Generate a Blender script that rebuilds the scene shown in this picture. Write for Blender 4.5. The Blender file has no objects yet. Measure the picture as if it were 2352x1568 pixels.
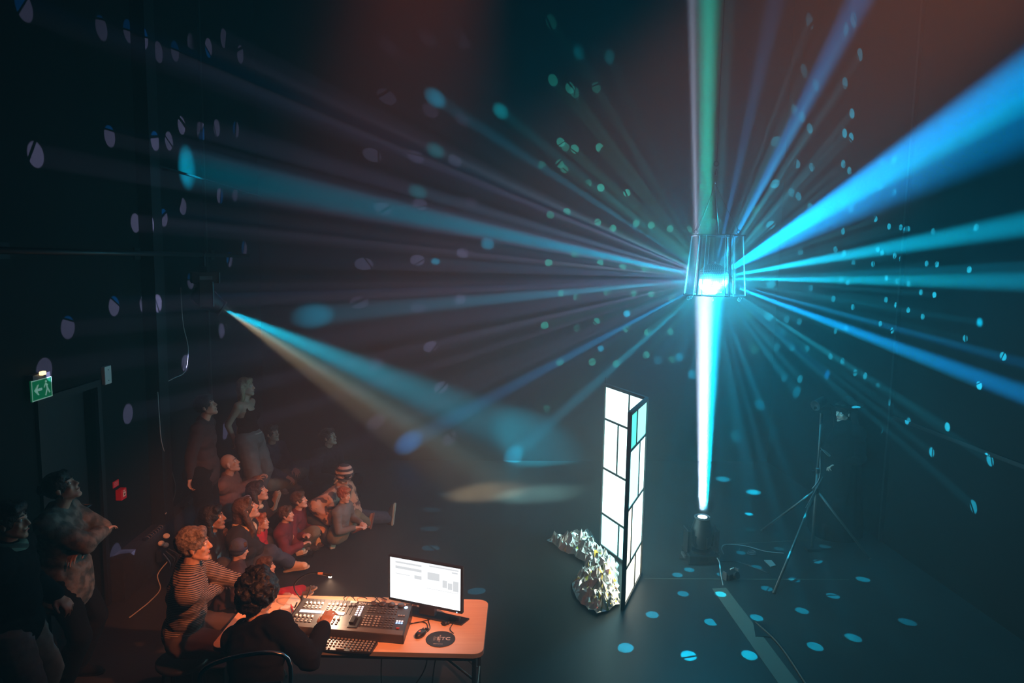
import bpy, bmesh, math, random
from mathutils import Vector, Matrix, Quaternion, noise
import numpy as np
R = math.radians
C = bpy.context.scene.collection
scene = bpy.context.scene

# ---------------------------------------------------------------- camera
CAMH = 3.3
FPX = 1600.0
_y, _p, _r = R(2.7), R(6.56), R(.97)
FWD = Vector((math.sin(_y)*math.cos(_p), math.cos(_y)*math.cos(_p), -math.sin(_p)))
_rt = Vector((math.cos(_y), -math.sin(_y), 0)); _up = _rt.cross(FWD)
RT = _rt*math.cos(_r) + _up*math.sin(_r); UP = -_rt*math.sin(_r) + _up*math.cos(_r)
cam = bpy.data.cameras.new('camera'); camo = bpy.data.objects.new('camera', cam); C.objects.link(camo)
cam.sensor_width = 36; cam.lens = FPX/2352*36; cam.clip_end = 100
M = Matrix((RT, UP, -FWD)).transposed().to_4x4(); M.translation = (0, 0, CAMH)
camo.matrix_world = M
scene.camera = camo
CAM = Vector((0, 0, CAMH))
def ray(px, py): return FWD + RT*((px-1176)/FPX) + UP*((784-py)/FPX)
def at_z(px, py, z=0.): d = ray(px, py); return CAM + d*((z-CAMH)/d.z)
def at_y(px, py, y): d = ray(px, py); return CAM + d*(y/d.y)
def at_x(px, py, x): d = ray(px, py); return CAM + d*(x/d.x)

# ---------------------------------------------------------------- view, world, haze
vs = scene.view_settings; vs.view_transform = 'Standard'; vs.look = 'None'; vs.gamma = 1; vs.exposure = 0
w = bpy.data.worlds.new('dark_hall_air'); scene.world = w; w.use_nodes = True
nt = w.node_tree; nt.nodes.clear()
out = nt.nodes.new('ShaderNodeOutputWorld'); bg = nt.nodes.new('ShaderNodeBackground'); bg.inputs[0].default_value = (0, 0, 0, 1); bg.inputs[1].default_value = 0
vsn = nt.nodes.new('ShaderNodeVolumeScatter'); vsn.inputs['Color'].default_value = (.97, .98, 1, 1); vsn.inputs['Density'].default_value = .035; vsn.inputs['Anisotropy'].default_value = .35
nt.links.new(bg.outputs[0], out.inputs['Surface']); nt.links.new(vsn.outputs[0], out.inputs['Volume'])
cy = scene.cycles
cy.volume_bounces = 0; cy.max_bounces = 5; cy.diffuse_bounces = 1; cy.glossy_bounces = 3; cy.transmission_bounces = 4; cy.transparent_max_bounces = 12
cy.caustics_reflective = False; cy.caustics_refractive = False; cy.use_adaptive_sampling = False
cy.sample_clamp_indirect = 3

# ---------------------------------------------------------------- lights
XL, XR, YB, HC = -3.5, 4.9, 11.3, 9.0
BALL = at_y(1638, 640, 7.45)
VIO, LIL, AZ, CYAN, GREEN, TEAL = (.20, .18, .55), (.35, .33, .62), (0, .36, 1), (0, .62, 1), (0, .75, .55), (0, .5, .6)
def spot(origin, target, power, deg, color, blend=.3, radius=.01, slash=None, name='spot'):
    l = bpy.data.lights.new(name, 'SPOT'); l.energy = power; l.spot_size = R(deg); l.spot_blend = blend; l.color = color
    l.shadow_soft_size = radius
    o = bpy.data.objects.new(name, l); C.objects.link(o)
    if slash is not None:      # facet edges: a dark bar across the spot, one side in a second colour
        phi, u0, wd, c2 = slash; l.use_nodes = True; n = l.node_tree; em = n.nodes['Emission']
        tc = n.nodes.new('ShaderNodeTexCoord'); vr = n.nodes.new('ShaderNodeVectorMath'); vr.operation = 'DOT_PRODUCT'
        k = 1/math.tan(R(deg/2)); vr.inputs[1].default_value = (math.cos(phi)*k, math.sin(phi)*k, 0)
        n.links.new(tc.outputs['Normal'], vr.inputs[0]); mr = n.nodes.new('ShaderNodeMath'); mr.operation = 'MULTIPLY_ADD'; mr.inputs[1].default_value = .5; mr.inputs[2].default_value = .5
        n.links.new(vr.outputs['Value'], mr.inputs[0]); cr = n.nodes.new('ShaderNodeValToRGB'); cr.color_ramp.interpolation = 'CONSTANT'; E = cr.color_ramp.elements
        E[0].position = 0; E[0].color = (1, 1, 1, 1); E[1].position = u0; E[1].color = (0, 0, 0, 1); e = E.new(u0+wd); e.color = (*c2, 1)
        n.links.new(mr.outputs[0], cr.inputs[0]); n.links.new(cr.outputs[0], em.inputs['Color'])
    d = (Vector(target)-Vector(origin)).normalized()
    o.location = origin; o.rotation_mode = 'QUATERNION'; o.rotation_quaternion = d.to_track_quat('-Z', 'Y')
    return o
def hit(px, py, wall):
    return {'L': lambda: at_x(px, py, XL), 'R': lambda: at_x(px, py, XR), 'B': lambda: at_y(px, py, YB), 'F': lambda: at_z(px, py, 0)}[wall]()
def beam(px, py, wall, I, deg, color, blend=1, off=.19):
    t = hit(px, py, wall) if isinstance(wall, str) else at_y(px, py, wall)
    d = (t-BALL).normalized()
    return spot(BALL+d*off, t, I, deg, color, blend, .012, name='mirror_ball_ray')
DOTS = {'L': [(55,15,.4),(233,65,.3),(295,72,.35),(364,120,.4),(402,118,.3),(439,100,.8),(479,110,.7),(514,88,.5),(552,125,.5),(82,355,.8),(252,313,.7),(324,316,.5),(388,324,.9),(417,288,1),(459,300,.9),(498,294,.7),(542,297,.5),(311,512,.9),(376,500,.9),(420,474,.9),(457,467,.9),(505,450,.7),(539,445,.4),(156,752,.6),(262,703,.8),(331,698,1),(403,670,1),(527,596,.8),(561,570,.6),(438,645,.6),(466,797,1),(509,759,1),(425,834,1),(369,870,.7),(102,850,.5),(294,950,.8),(516,990,.9),(265,1275,.5)],
 'V': [(888,222,.35),(988,254,.35),(1062,275,.3),(980,85,.15),(1060,92,.15),(890,105,.12),(855,356,.6),(955,360,.6),(1045,369,.55),(880,479,.6),(965,469,.7),(1082,464,.3),(836,606,1),(959,597,1),(1063,581,.9),(825,694,.6),(960,706,.5),(1056,687,.8),(989,796,1),(862,837,.6),(1013,889,1),(863,969,.7),(1033,1007,.7)],
 'B': [(1270,184,.5),(1309,202,.5),(1320,212,.4),(1369,201,.3),(1266,50,.2),(1288,327,.8),(1298,337,.4),(1320,342,.8),(1377,339,.9),(1245,380,.3),(1286,376,.6),(1296,388,.5),(1350,421,.9),(1380,431,1),(1440,443,1),(1264,493,.5),(1302,486,.8),(1373,510,.8),(1408,524,.9),(1461,513,.8),(1496,517,.9),(1539,525,.9),(1582,527,.7),(1260,603,.8),(1320,584,.5),(1378,604,.8),(1430,613,.8),(1479,618,.7),(1510,618,.9),(1289,673,.6),(1325,683,.7),(1394,672,.5),(1454,674,.7),(1496,675,.8),(1543,685,.8),(1251,747,.9),(1326,753,.9),(1370,738,.8),(1438,755,.6),(1487,763,.9),(1539,762,.7),(1286,831,.7),(1360,831,.8),(1415,835,.8),(1484,815,.8),(1542,826,.5),(1254,940,.5),(1319,929,.5),(1543,935,.2),(1737,480,.7),(1742,524,.6),(1720,723,.5),(1733,803,.6),(1690,1000,.5),(1637,510,.6)],
 'R': [(1860,50,.3),(1943,69,.3),(1961,46,.3),(1975,126,.4),(1847,163,.3),(1874,195,.4),(1941,191,.5),(1825,253,.5),(1842,268,.7),(1860,295,.8),(1957,261,.8),(1940,306,.9),(1955,315,.8),(1789,308,.3),(1831,376,.9),(1865,384,.8),(1937,377,.8),(1951,392,.8),(1786,413,.8),(2024,371,.5),(2054,368,.6),(1818,442,.9),(1834,451,.9),(1861,475,.9),(1937,468,.9),(1955,480,.9),(1777,510,.8),(1830,524,.7),(1937,531,.9),(2022,429,.6),(2054,441,.7),(2011,503,1),(2042,520,1),(2069,522,.8),(2086,526,.7),(2143,531,.5),(2242,522,.5),(1839,578,.8),(1864,596,.6),(1919,573,.9),(1939,581,.9),(1960,604,.6),(2005,606,.9),(2016,573,1),(2026,580,.9),(2055,587,1),(2069,594,.7),(2128,605,.7),(2152,607,.9),(2226,619,.7),(1931,640,.9),(1947,648,.9),(1862,661,1),(1775,653,.8),(2036,638,1),(2061,646,.8),(2087,652,.8),(2115,671,.7),(2146,677,1),(1914,686,.9),(1959,705,.9),(2035,688,1),(2058,700,1),(2086,712,.9),(2119,727,.8),(2022,743,1),(2049,759,1),(1770,730,.8),(1807,733,.8),(1836,738,.9),(1920,760,.9),(1943,754,.8),(1785,797,.6),(1819,798,.8),(1853,801,.8),(1908,818,.8),(1935,829,.9),(1802,867,.6),(1838,870,1),(1964,856,.8),(1987,863,.9),(2016,888,1),(2049,927,1),(2118,917,1),(2249,885,1.2),(2304,818,.9),(2217,777,.6),(2176,980,1.2),(2087,968,.7),(2023,986,.9),(2140,1038,1),(2274,1057,.8),(2236,1163,.7)],
 'F': [(1723,1216,.3),(1783,1226,.3),(1702,1269,.6),(1789,1260,.3),(1895,1254,.3),(1738,1302,.6),(1881,1290,1),(1658,1319,.8),(1824,1331,.7),(1761,1351,.8),(1655,1365,1),(1982,1330,.9),(1913,1368,.9),(1842,1402,.9),(1738,1418,1),(1633,1428,1),(2084,1428,.7),(1960,1464,1),(1872,1484,1.1),(1721,1504,1.3),(1582,1505,1.3),(1437,1487,1),(1498,1411,.9),(1569,1363,.9),(1583,1308,.8),(1556,1320,.8),(1022,1135,.2),(992,1170,.2),(987,1214,.2),(990,1258,.3),(1095,1357,.4)]}
DOTC = {'L': (LIL, 42, 2.0), 'V': (LIL, 44, 2.1), 'B': ((.05, .8, .62), 85, 1.8), 'R': ((.02, .62, .9), 190, 1.8), 'F': (CYAN, 22, 2.2)}
KD = 350.0
rnd = random.Random(4)
for wl, lst in DOTS.items():
    for (px, py, b) in lst:
        t = hit(px, py, 'B' if wl == 'V' else wl)
        d = (t-BALL); dist = d.length; d.normalize()
        col, k, dg_ = DOTC[wl]
        c2 = (0, .5, 1) if wl == 'L' and rnd.random() < .6 else (.9, .9, .9)
        sl = (rnd.uniform(0, 6.28), rnd.uniform(.45, .8), rnd.choice((.08, .14, .2)) , c2) if rnd.random() < (.8 if wl != 'F' else .5) else None
        spot(BALL+d*.19, t, KD*k*b*(dist/5)**2, dg_, col, .25, .004, slash=sl, name='mirror_ball_ray')
KB = 520.0
BEAMS = [(430,385,'L',130,5.4,CYAN),(720,725,'B',105,4.4,CYAN),(1000,600,'B',60,1.6,CYAN),(940,1015,'B',120,4,AZ),(1180,1045,'B',105,4,CYAN),(1440,930,'F',30,2.5,CYAN),
 (1000,225,'B',70,3.2,CYAN),(1150,255,'B',70,3,TEAL),(1000,345,'B',45,3,TEAL),(1330,120,'B',40,2.4,TEAL),(1400,130,'B',24,2.4,TEAL),(960,440,'B',40,3,TEAL),(1120,560,'B',40,3,CYAN),
 (2620,0,5.0,250,9,AZ),(2560,120,5.0,160,5,CYAN),(2700,60,4.5,50,16,AZ),(1990,-30,7.2,90,7,AZ),(1760,100,7.6,25,6,AZ),(2352,515,5.5,150,6,CYAN),(2352,645,5.5,130,5,CYAN),(2352,610,5.5,60,2.5,CYAN),(2250,740,'R',30,2.4,CYAN),(2352,905,5.5,230,4.5,AZ),(2300,820,5.5,70,2.6,AZ),
 (1806,768,'B',40,2.4,CYAN),(1900,860,'R',50,2.6,AZ),(1830,900,'R',60,3,CYAN),(1784,1000,'B',80,3.4,CYAN),(1745,930,'B',60,2.4,CYAN),(1690,1000,'B',80,3,CYAN),(1730,1130,'F',60,3.4,CYAN),(1660,1100,'F',40,3.4,CYAN),(1720,1180,'F',50,2,CYAN),(1560,820,'B',45,2.4,CYAN),(1590,860,'B',45,2.6,CYAN),(1440,720,'B',60,2.2,CYAN),(1380,800,'B',50,1.8,CYAN)]
for (px, py, wl, I, deg, col) in BEAMS: beam(px, py, wl, KB*I, deg, col)


# the lamp in the floor fixture, shining straight up at the mirror ball, and the light thrown on past it
FIX = at_z(1608, 1285, 0); FIX_TOP = Vector((FIX.x, FIX.y, .56))
_bt = Vector((BALL.x-.03, BALL.y, BALL.z-.16))
spot(FIX_TOP, _bt+Vector((-.055, 0, 0)), 450000, 4.4, (.62, .74, 1), .4, .045, name='floor_moving_head_lamp')
spot(FIX_TOP+Vector((.02, 0, 0)), _bt+Vector((.05, 0, 0)), 360000, 5.2, (0, .62, 1), .6, .04, name='floor_moving_head_lamp')
_a = at_y(1600, 500, 7.45); spot(_a, at_y(1578, -20, 7.45), 26000, .9, (.45, .5, 1), .5, .012, name='light_past_the_ball')
_a = at_y(1622, 530, 7.6); spot(_a+Vector((0, 0, -.3)), at_y(1628, -20, 7.6), 170000, 4.4, (0, .62, .46), .45, .07, name='light_past_the_ball')
spot(_a+Vector((.15, 0, -.3)), at_y(1672, -20, 7.6), 14000, 5, (0, .4, .5), .8, .03, name='light_past_the_ball')
def point(loc, power, col, r, name):
    l = bpy.data.lights.new(name, 'POINT'); l.energy = power; l.color = col; l.shadow_soft_size = r
    o = bpy.data.objects.new(name, l); C.objects.link(o); o.location = loc; return o
for _o, _p in (((-.01, -.2, -.10), 100), ((-.13, -.16, -.06), 55), ((.13, -.16, -.05), 45), ((.02, -.06, -.24), 45)): point(BALL+Vector(_o), _p, (.03, .62, 1), .03, 'light_off_the_mirror_ball')
# hanging moving head on the left pipe: a cyan and a warm split beam crossing down to the floor
LENS = at_y(511, 708, 8.1)
spot(LENS, at_z(1290, 1040, 0), 85000, 12, (0, .50, .72), 1, .035, name='left_moving_head_lamp')
spot(LENS, at_z(1230, 1135, 0), 15000, 11, (.35, .75, .72), 1, .035, name='left_moving_head_lamp')
spot(LENS, at_z(1110, 1130, 0), 10000, 13, (1, .72, .42), 1, .035, name='left_moving_head_lamp')
# warm red-orange spot high behind the control table, lighting the audience and the table
spot((2.5, 1.0, 5.6), (-1.6, 6.1, .5), 3400, 27.5, (1, .26, .09), .65, .08, name='warm_audience_spot')
spot((.1, 3.8, 6.5), (-1.5, 5.9, .5), 1000, 35, (1, .19, .07), 1, .08, name='warm_audience_spot')
# dim red lamp high up at the back
spot((-1.2, 8.6, 8.6), (-.9, 8.6, 0), 110, 60, (1, .16, .07), 1, .1, name='dim_red_downlight')
# front wash that just reaches the near floor
spot((1.6, .6, 3.9), (1.3, 4.6, 0), 60, 38, (.8, 1, .75), .06, .05, name='front_wash')

# ---------------------------------------------------------------- materials
def mat(name, col, rough=.6, metal=0., emit=None, es=1, spec=.5, sheen=0, sample=True):
    m = bpy.data.materials.new(name); m.use_nodes = True
    b = m.node_tree.nodes['Principled BSDF']
    b.inputs['Base Color'].default_value = (*col, 1); b.inputs['Roughness'].default_value = rough; b.inputs['Metallic'].default_value = metal
    b.inputs['Specular IOR Level'].default_value = spec
    if sheen: b.inputs['Sheen Weight'].default_value = sheen
    if emit: b.inputs['Emission Color'].default_value = (*emit, 1); b.inputs['Emission Strength'].default_value = es
    if not sample: m.cycles.emission_sampling = 'NONE'
    return m
def noisy(m, c2, scale=6., detail=4., coords='Object', lo=.35, hi=.65, bump=0., stretch=None):
    """mix the base colour with c2 by noise, optional bump"""
    n = m.node_tree; b = n.nodes['Principled BSDF']; tc = n.nodes.new('ShaderNodeTexCoord'); nz = n.nodes.new('ShaderNodeTexNoise')
    nz.inputs['Scale'].default_value = scale; nz.inputs['Detail'].default_value = detail
    src = tc.outputs[coords]
    if stretch:
        mp = n.nodes.new('ShaderNodeMapping'); mp.inputs['Scale'].default_value = stretch; n.links.new(src, mp.inputs[0]); src = mp.outputs[0]
    n.links.new(src, nz.inputs['Vector'])
    r = n.nodes.new('ShaderNodeValToRGB'); r.color_ramp.elements[0].position = lo; r.color_ramp.elements[1].position = hi
    r.color_ramp.elements[0].color = b.inputs['Base Color'].default_value[:]; r.color_ramp.elements[1].color = (*c2, 1)
    n.links.new(nz.outputs['Fac'], r.inputs[0]); n.links.new(r.outputs[0], b.inputs['Base Color'])
    if bump:
        bp = n.nodes.new('ShaderNodeBump'); bp.inputs['Strength'].default_value = bump; bp.inputs['Distance'].default_value = .02
        n.links.new(nz.outputs['Fac'], bp.inputs['Height']); n.links.new(bp.outputs[0], b.inputs['Normal'])
    return m
def striped(m, cols, freq, axis='Z', rotx=0.):
    """hard stripes of the given colours along an object axis"""
    n = m.node_tree; b = n.nodes['Principled BSDF']; tc = n.nodes.new('ShaderNodeTexCoord'); mp = n.nodes.new('ShaderNodeMapping')
    mp.inputs['Rotation'].default_value[0] = rotx
    n.links.new(tc.outputs['Object'], mp.inputs[0]); sx = n.nodes.new('ShaderNodeSeparateXYZ'); n.links.new(mp.outputs[0], sx.inputs[0])
    mu = n.nodes.new('ShaderNodeMath'); mu.operation = 'MULTIPLY'; mu.inputs[1].default_value = freq; n.links.new(sx.outputs[axis], mu.inputs[0])
    fr = n.nodes.new('ShaderNodeMath'); fr.operation = 'FRACT'; n.links.new(mu.outputs[0], fr.inputs[0])
    r = n.nodes.new('ShaderNodeValToRGB'); r.color_ramp.interpolation = 'CONSTANT'
    while len(r.color_ramp.elements) < len(cols): r.color_ramp.elements.new(.5)
    for i, c in enumerate(cols):
        r.color_ramp.elements[i].position = i/len(cols); r.color_ramp.elements[i].color = (*c, 1)
    n.links.new(fr.outputs[0], r.inputs[0]); n.links.new(r.outputs[0], b.inputs['Base Color'])
    return m
def checker(m, c2, scale):
    n = m.node_tree; b = n.nodes['Principled BSDF']; tc = n.nodes.new('ShaderNodeTexCoord'); ck = n.nodes.new('ShaderNodeTexChecker')
    ck.inputs['Scale'].default_value = scale; ck.inputs['Color1'].default_value = b.inputs['Base Color'].default_value[:]; ck.inputs['Color2'].default_value = (*c2, 1)
    n.links.new(tc.outputs['Object'], ck.inputs[0]); n.links.new(ck.outputs[0], b.inputs['Base Color']); return m

BLK = mat('black_metal', (.012, .012, .014), .45)
BLKP = mat('black_plastic', (.018, .018, .02), .4)
GREY = mat('grey_plastic', (.10, .10, .11), .5)
CHROME = mat('chrome', (.6, .6, .62), .2, 1)
WHITE = mat('white_paint', (.75, .75, .72), .5)
CAB_W = mat('pale_cable', (.35, .36, .36), .5)
CAB_B = mat('black_cable', (.012, .012, .012), .5)
STEEL = mat('steel_tube', (.12, .12, .115), .5, .5)
WALLM = noisy(mat('black_wall_paint', (.0055, .006, .0065), .7, spec=.1), (.0085, .009, .0095), 1.5, 6, bump=.15)
FLOORM = noisy(mat('black_dance_floor', (.022, .023, .024), .42, spec=.35), (.036, .038, .037), 2.2, 8, bump=.05, stretch=(1, .35, 1))
n_ = FLOORM.node_tree; _b = n_.nodes['Principled BSDF']
_rl = n_.nodes.new('ShaderNodeTexNoise'); _rl.inputs['Scale'].default_value = 3.5; _rl.inputs['Detail'].default_value = 7
_mr = n_.nodes.new('ShaderNodeMapRange'); _mr.inputs['To Min'].default_value = .28; _mr.inputs['To Max'].default_value = .6
n_.links.new(_rl.outputs['Fac'], _mr.inputs[0]); n_.links.new(_mr.outputs[0], _b.inputs['Roughness'])

# ---------------------------------------------------------------- mesh helpers
def link(me, name, m, parent=None, smooth=False):
    mm = m if isinstance(m, (list, tuple)) else [m]
    for x in mm: me.materials.append(x)
    if smooth: me.polygons.foreach_set('use_smooth', [True]*len(me.polygons))
    o = bpy.data.objects.new(name, me); C.objects.link(o)
    if parent is not None: o.parent = parent
    return o
def tag(o, label=None, cat=None, group=None, kind=None):
    if label: o['label'] = label
    if cat: o['category'] = cat
    if group: o['group'] = group
    if kind: o['kind'] = kind
    return o
def empty(name, loc, rz=0., label=None, cat=None, group=None):
    o = bpy.data.objects.new(name, None); C.objects.link(o); o.location = loc; o.rotation_euler = (0, 0, rz); o.empty_display_size = .1
    return tag(o, label, cat, group)
class MB:
    def __init__(s, org=(0, 0, 0)): s.bm = bmesh.new(); s.org = Vector(org)
    def box(s, c, size, rot=None, bev=0., mi=0):
        r = bmesh.ops.create_cube(s.bm, size=1); vv = r['verts']
        Q = (rot.to_matrix() if isinstance(rot, Quaternion) else rot) if rot is not None else Matrix.Identity(3)
        for v in vv: v.co = Q @ Vector((v.co.x*size[0], v.co.y*size[1], v.co.z*size[2])) + Vector(c)
        fs = list({f for v in vv for f in v.link_faces})
        for f in fs: f.material_index = mi
        if bev: bmesh.ops.bevel(s.bm, geom=list({e for v in vv for e in v.link_edges}), offset=bev, segments=2, affect='EDGES', profile=.5)
        return s
    def cone(s, a, b, ra, rb=None, seg=16, caps=True, mi=0):
        a, b = Vector(a), Vector(b); rb = ra if rb is None else rb; d = (b-a); q = d.to_track_quat('Z', 'Y') if d.length > 1e-6 else Quaternion()
        R0 = [s.bm.verts.new(a+q@Vector((math.cos(t)*ra, math.sin(t)*ra, 0))) for t in (2*math.pi*k/seg for k in range(seg))]
        R1 = [s.bm.verts.new(b+q@Vector((math.cos(t)*rb, math.sin(t)*rb, 0))) for t in (2*math.pi*k/seg for k in range(seg))]
        for k in range(seg):
            f = s.bm.faces.new((R0[k], R0[(k+1) % seg], R1[(k+1) % seg], R1[k])); f.material_index = mi
        if caps:
            s.bm.faces.new(R0[::-1]).material_index = mi; s.bm.faces.new(R1).material_index = mi
        return s
    def tube(s, pts, r, seg=8, closed=False):
        pts = [Vector(p) for p in pts]; rings = []; n = len(pts); up = None
        for i, p in enumerate(pts):
            d = (pts[min(i+1, n-1)]-pts[max(i-1, 0)]).normalized()
            if up is None: up = d.orthogonal().normalized()
            up = (up-d*up.dot(d)).normalized(); sd = d.cross(up)
            rr = r[i] if isinstance(r, (list, tuple)) else r
            rings.append([s.bm.verts.new(p+(up*math.cos(t)+sd*math.sin(t))*rr) for t in (2*math.pi*k/seg for k in range(seg))])
        for A, B in zip(rings, rings[1:]):
            for k in range(seg): s.bm.faces.new((A[k], A[(k+1) % seg], B[(k+1) % seg], B[k]))
        s.bm.faces.new(rings[0][::-1]); s.bm.faces.new(rings[-1]); return s
    def ring(s, c, R_, r, nrm=(0, 0, 1), n=20, seg=6):
        q = Vector(nrm).to_track_quat('Z', 'Y'); rings = []
        for i in range(n):
            t = 2*math.pi*i/n; e = Vector((math.cos(t), math.sin(t), 0))
            rings.append([s.bm.verts.new(Vector(c)+q@(e*(R_+r*math.cos(u))+Vector((0, 0, r*math.sin(u))))) for u in (2*math.pi*k/seg for k in range(seg))])
        for i in range(n):
            A, B = rings[i], rings[(i+1) % n]
            for k in range(seg): s.bm.faces.new((A[k], B[k], B[(k+1) % seg], A[(k+1) % seg]))
        return s
    def lathe(s, prof, c=(0, 0, 0), axis=None, seg=24):
        q = Vector(axis).to_track_quat('Z', 'Y') if axis is not None else Quaternion(); rings = []
        for (r, z) in prof: rings.append([s.bm.verts.new(Vector(c)+q@Vector((r*math.cos(t), r*math.sin(t), z))) for t in (2*math.pi*k/seg for k in range(seg))])
        for A, B in zip(rings, rings[1:]):
            for k in range(seg): s.bm.faces.new((A[k], A[(k+1) % seg], B[(k+1) % seg], B[k]))
        s.bm.faces.new(rings[0][::-1]); s.bm.faces.new(rings[-1]); return s
    def ball(s, c, r, rot=None, seg=16, rings=10):
        rr = r if isinstance(r, (tuple, list)) else (r, r, r)
        v = bmesh.ops.create_uvsphere(s.bm, u_segments=seg, v_segments=rings, radius=1)['verts']
        Q = rot if rot is not None else Matrix.Identity(3)
        for x in v: x.co = Q @ Vector((x.co.x*rr[0], x.co.y*rr[1], x.co.z*rr[2])) + Vector(c)
        return s
    def cap(s, a, b, ra, rb, seg=12):
        a, b = Vector(a), Vector(b); d = b-a
        if d.length < 1e-5: return s.ball(a, max(ra, rb), seg=12, rings=8)
        q = d.to_track_quat('Z', 'Y'); L = d.length; prof = []
        for k in range(5): t = -math.pi/2+math.pi/2*k/4; prof.append((max(ra*math.cos(t), 1e-4), ra*math.sin(t)))
        for k in range(5): t = math.pi/2*k/4; prof.append((max(rb*math.cos(t), 1e-4), L+rb*math.sin(t)))
        return s.lathe(prof, a, d, seg)
    def poly(s, pts, h, z0=0.):
        """flat polygon (world xy) extruded from z0 to z0+h"""
        lo = [s.bm.verts.new((p[0], p[1], z0)) for p in pts]; hi = [s.bm.verts.new((p[0], p[1], z0+h)) for p in pts]
        n = len(pts); s.bm.faces.new(hi); s.bm.faces.new(lo[::-1])
        for i in range(n): s.bm.faces.new((lo[i], lo[(i+1) % n], hi[(i+1) % n], hi[i]))
        return s
    def hexa(s, lo, hi):
        """box from 4 lower and 4 upper corner points"""
        a = [s.bm.verts.new(p) for p in lo]; b = [s.bm.verts.new(p) for p in hi]; s.bm.faces.new(b); s.bm.faces.new(a[::-1])
        for i in range(4): s.bm.faces.new((a[i], a[(i+1) % 4], b[(i+1) % 4], b[i]))
        return s
    def build(s, name, m, parent=None, smooth=False, fix=True):
        if fix: bmesh.ops.recalc_face_normals(s.bm, faces=s.bm.faces)
        for v in s.bm.verts: v.co -= s.org
        me = bpy.data.meshes.new(name); s.bm.to_mesh(me); s.bm.free()
        o = link(me, name, m, parent, smooth)
        if parent is None: o.location = s.org
        return o
def spline(pts, n=8):
    pts = [Vector(p) for p in pts]; o = []; P = [pts[0]]+pts+[pts[-1]]
    for i in range(1, len(P)-2):
        for k in range(n):
            t = k/n; a, b, c, d = P[i-1:i+3]
            o.append(.5*((2*b)+(c-a)*t+(2*a-5*b+4*c-d)*t*t+(3*b-a-3*c+d)*t**3))
    return o+[pts[-1]]
def cable(pts, r, m, label, n=8, group=None, name='cable'):
    o = MB(pts[0]).tube(spline(pts, n), r, 6).build(name, m, smooth=True); return tag(o, label, 'cable', group)
def Z(px, py, z=0.): return at_z(px, py, z)

# ---------------------------------------------------------------- room
def struct(name, mb, m, parent=None):
    o = mb.build(name, m, parent); o['kind'] = 'structure'; return o
struct('floor', MB().box(((XL+XR)/2, 4.6, -.1), (XR-XL+.4, 13.8, .2)), FLOORM)
struct('ceiling', MB().box(((XL+XR)/2, 4.6, HC+.1), (XR-XL+.4, 13.8, .2)), WALLM)
DY0, DY1, DZ = 5.62, 6.42, 2.1
struct('wall_left', MB().box((XL-.1, (DY0-2)/2, HC/2), (.2, DY0+2, HC)).box((XL-.1, (DY1+YB)/2, HC/2), (.2, YB-DY1, HC)).box((XL-.1, (DY0+DY1)/2, (HC+DZ)/2), (.2, DY1-DY0, HC-DZ)), WALLM)
struct('wall_right', MB().box((XR+.1, 4.6, HC/2), (.2, 13.4, HC)), WALLM)
struct('wall_back', MB().box(((XL+XR)/2, YB+.1, HC/2), (XR-XL+.4, .2, HC)), WALLM)
DOORM = mat('dark_door_paint', (.012, .013, .015), .5)
dr = struct('door_1', MB((XL-.12, DY0, 0)).box((XL-.12, (DY0+DY1)/2, DZ/2), (.05, DY1-DY0-.02, DZ-.01)), DOORM)
struct('door_frame', MB((XL-.12, DY0, 0)).box((XL+.0, DY0-.03, DZ/2), (.06, .06, DZ)).box((XL+.0, DY1+.03, DZ/2), (.06, .06, DZ)).box((XL, (DY0+DY1)/2, DZ+.03), (.06, DY1-DY0+.12, .06)), DOORM, dr)
struct('door_handle', MB((XL-.12, DY0, 0)).cone((XL-.1, DY1-.08, 1.02), (XL-.03, DY1-.08, 1.02), .012).cone((XL-.035, DY1-.08, 1.02), (XL-.035, DY1-.2, 1.02), .01), CHROME, dr)
struct('trim_1', MB().box((XL+.07, 7.5, HC/2), (.14, .22, HC)), DOORM)            # black pilaster up the left wall
struct('baseboard_left', MB().box((XL+.07, (6.5+8.75)/2, .21), (.14, 2.25, .42)), noisy(mat('black_trough', (.014, .014, .015), .6), (.03, .03, .03), 20, 3))
struct('trim_2', MB().box((XR-.02, 7.9, HC/2), (.04, .04, HC)), DOORM)            # upright batten on the right wall
struct('trim_3', MB().box((XR-.01, 5.6, 1.55), (.02, 4.5, .04)), DOORM)
struct('trim_4', MB().box((XL+.015, 9.1, HC/2), (.03, .05, HC)), DOORM)

# ---------------------------------------------------------------- things on the left wall
PX = -3.12
pz = at_x(465, 585, PX).z
g = empty('lighting_pipe', (PX, 7, pz), 0, 'long black lighting pipe on the left wall carrying the moving head', 'pipe')
MB((PX, 7, pz)).cone((PX, 4.6, pz), (PX, 9.6, pz), .024).build('pipe', BLK, g, True)
for yy in (5.3, 7.3, 9.3): MB((PX, 7, pz)).cone((XL+.002, yy, pz), (PX, yy, pz), .02).box((XL+.012, yy, pz), (.02, .12, .12)).build('bracket', BLK, g)
MB((PX, 7, pz)).cone((PX, 4.55, pz), (PX, 4.6, pz), .045).build('end_cap', mat('red_cap', (.5, .02, .02), .5), g)
z2 = at_x(480, 415, -3.42).z
g = tag(MB((-3.42, 8.9, z2)).cone((-3.42, 7.7, z2), (-3.42, 11.2, z2), .012).box((-3.46, 8, z2), (.08, .03, .03)).box((-3.46, 10.6, z2), (.08, .03, .03)).build('conduit_pipe', BLK), 'thin black conduit running level on the left wall above the moving head', 'pipe')
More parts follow.
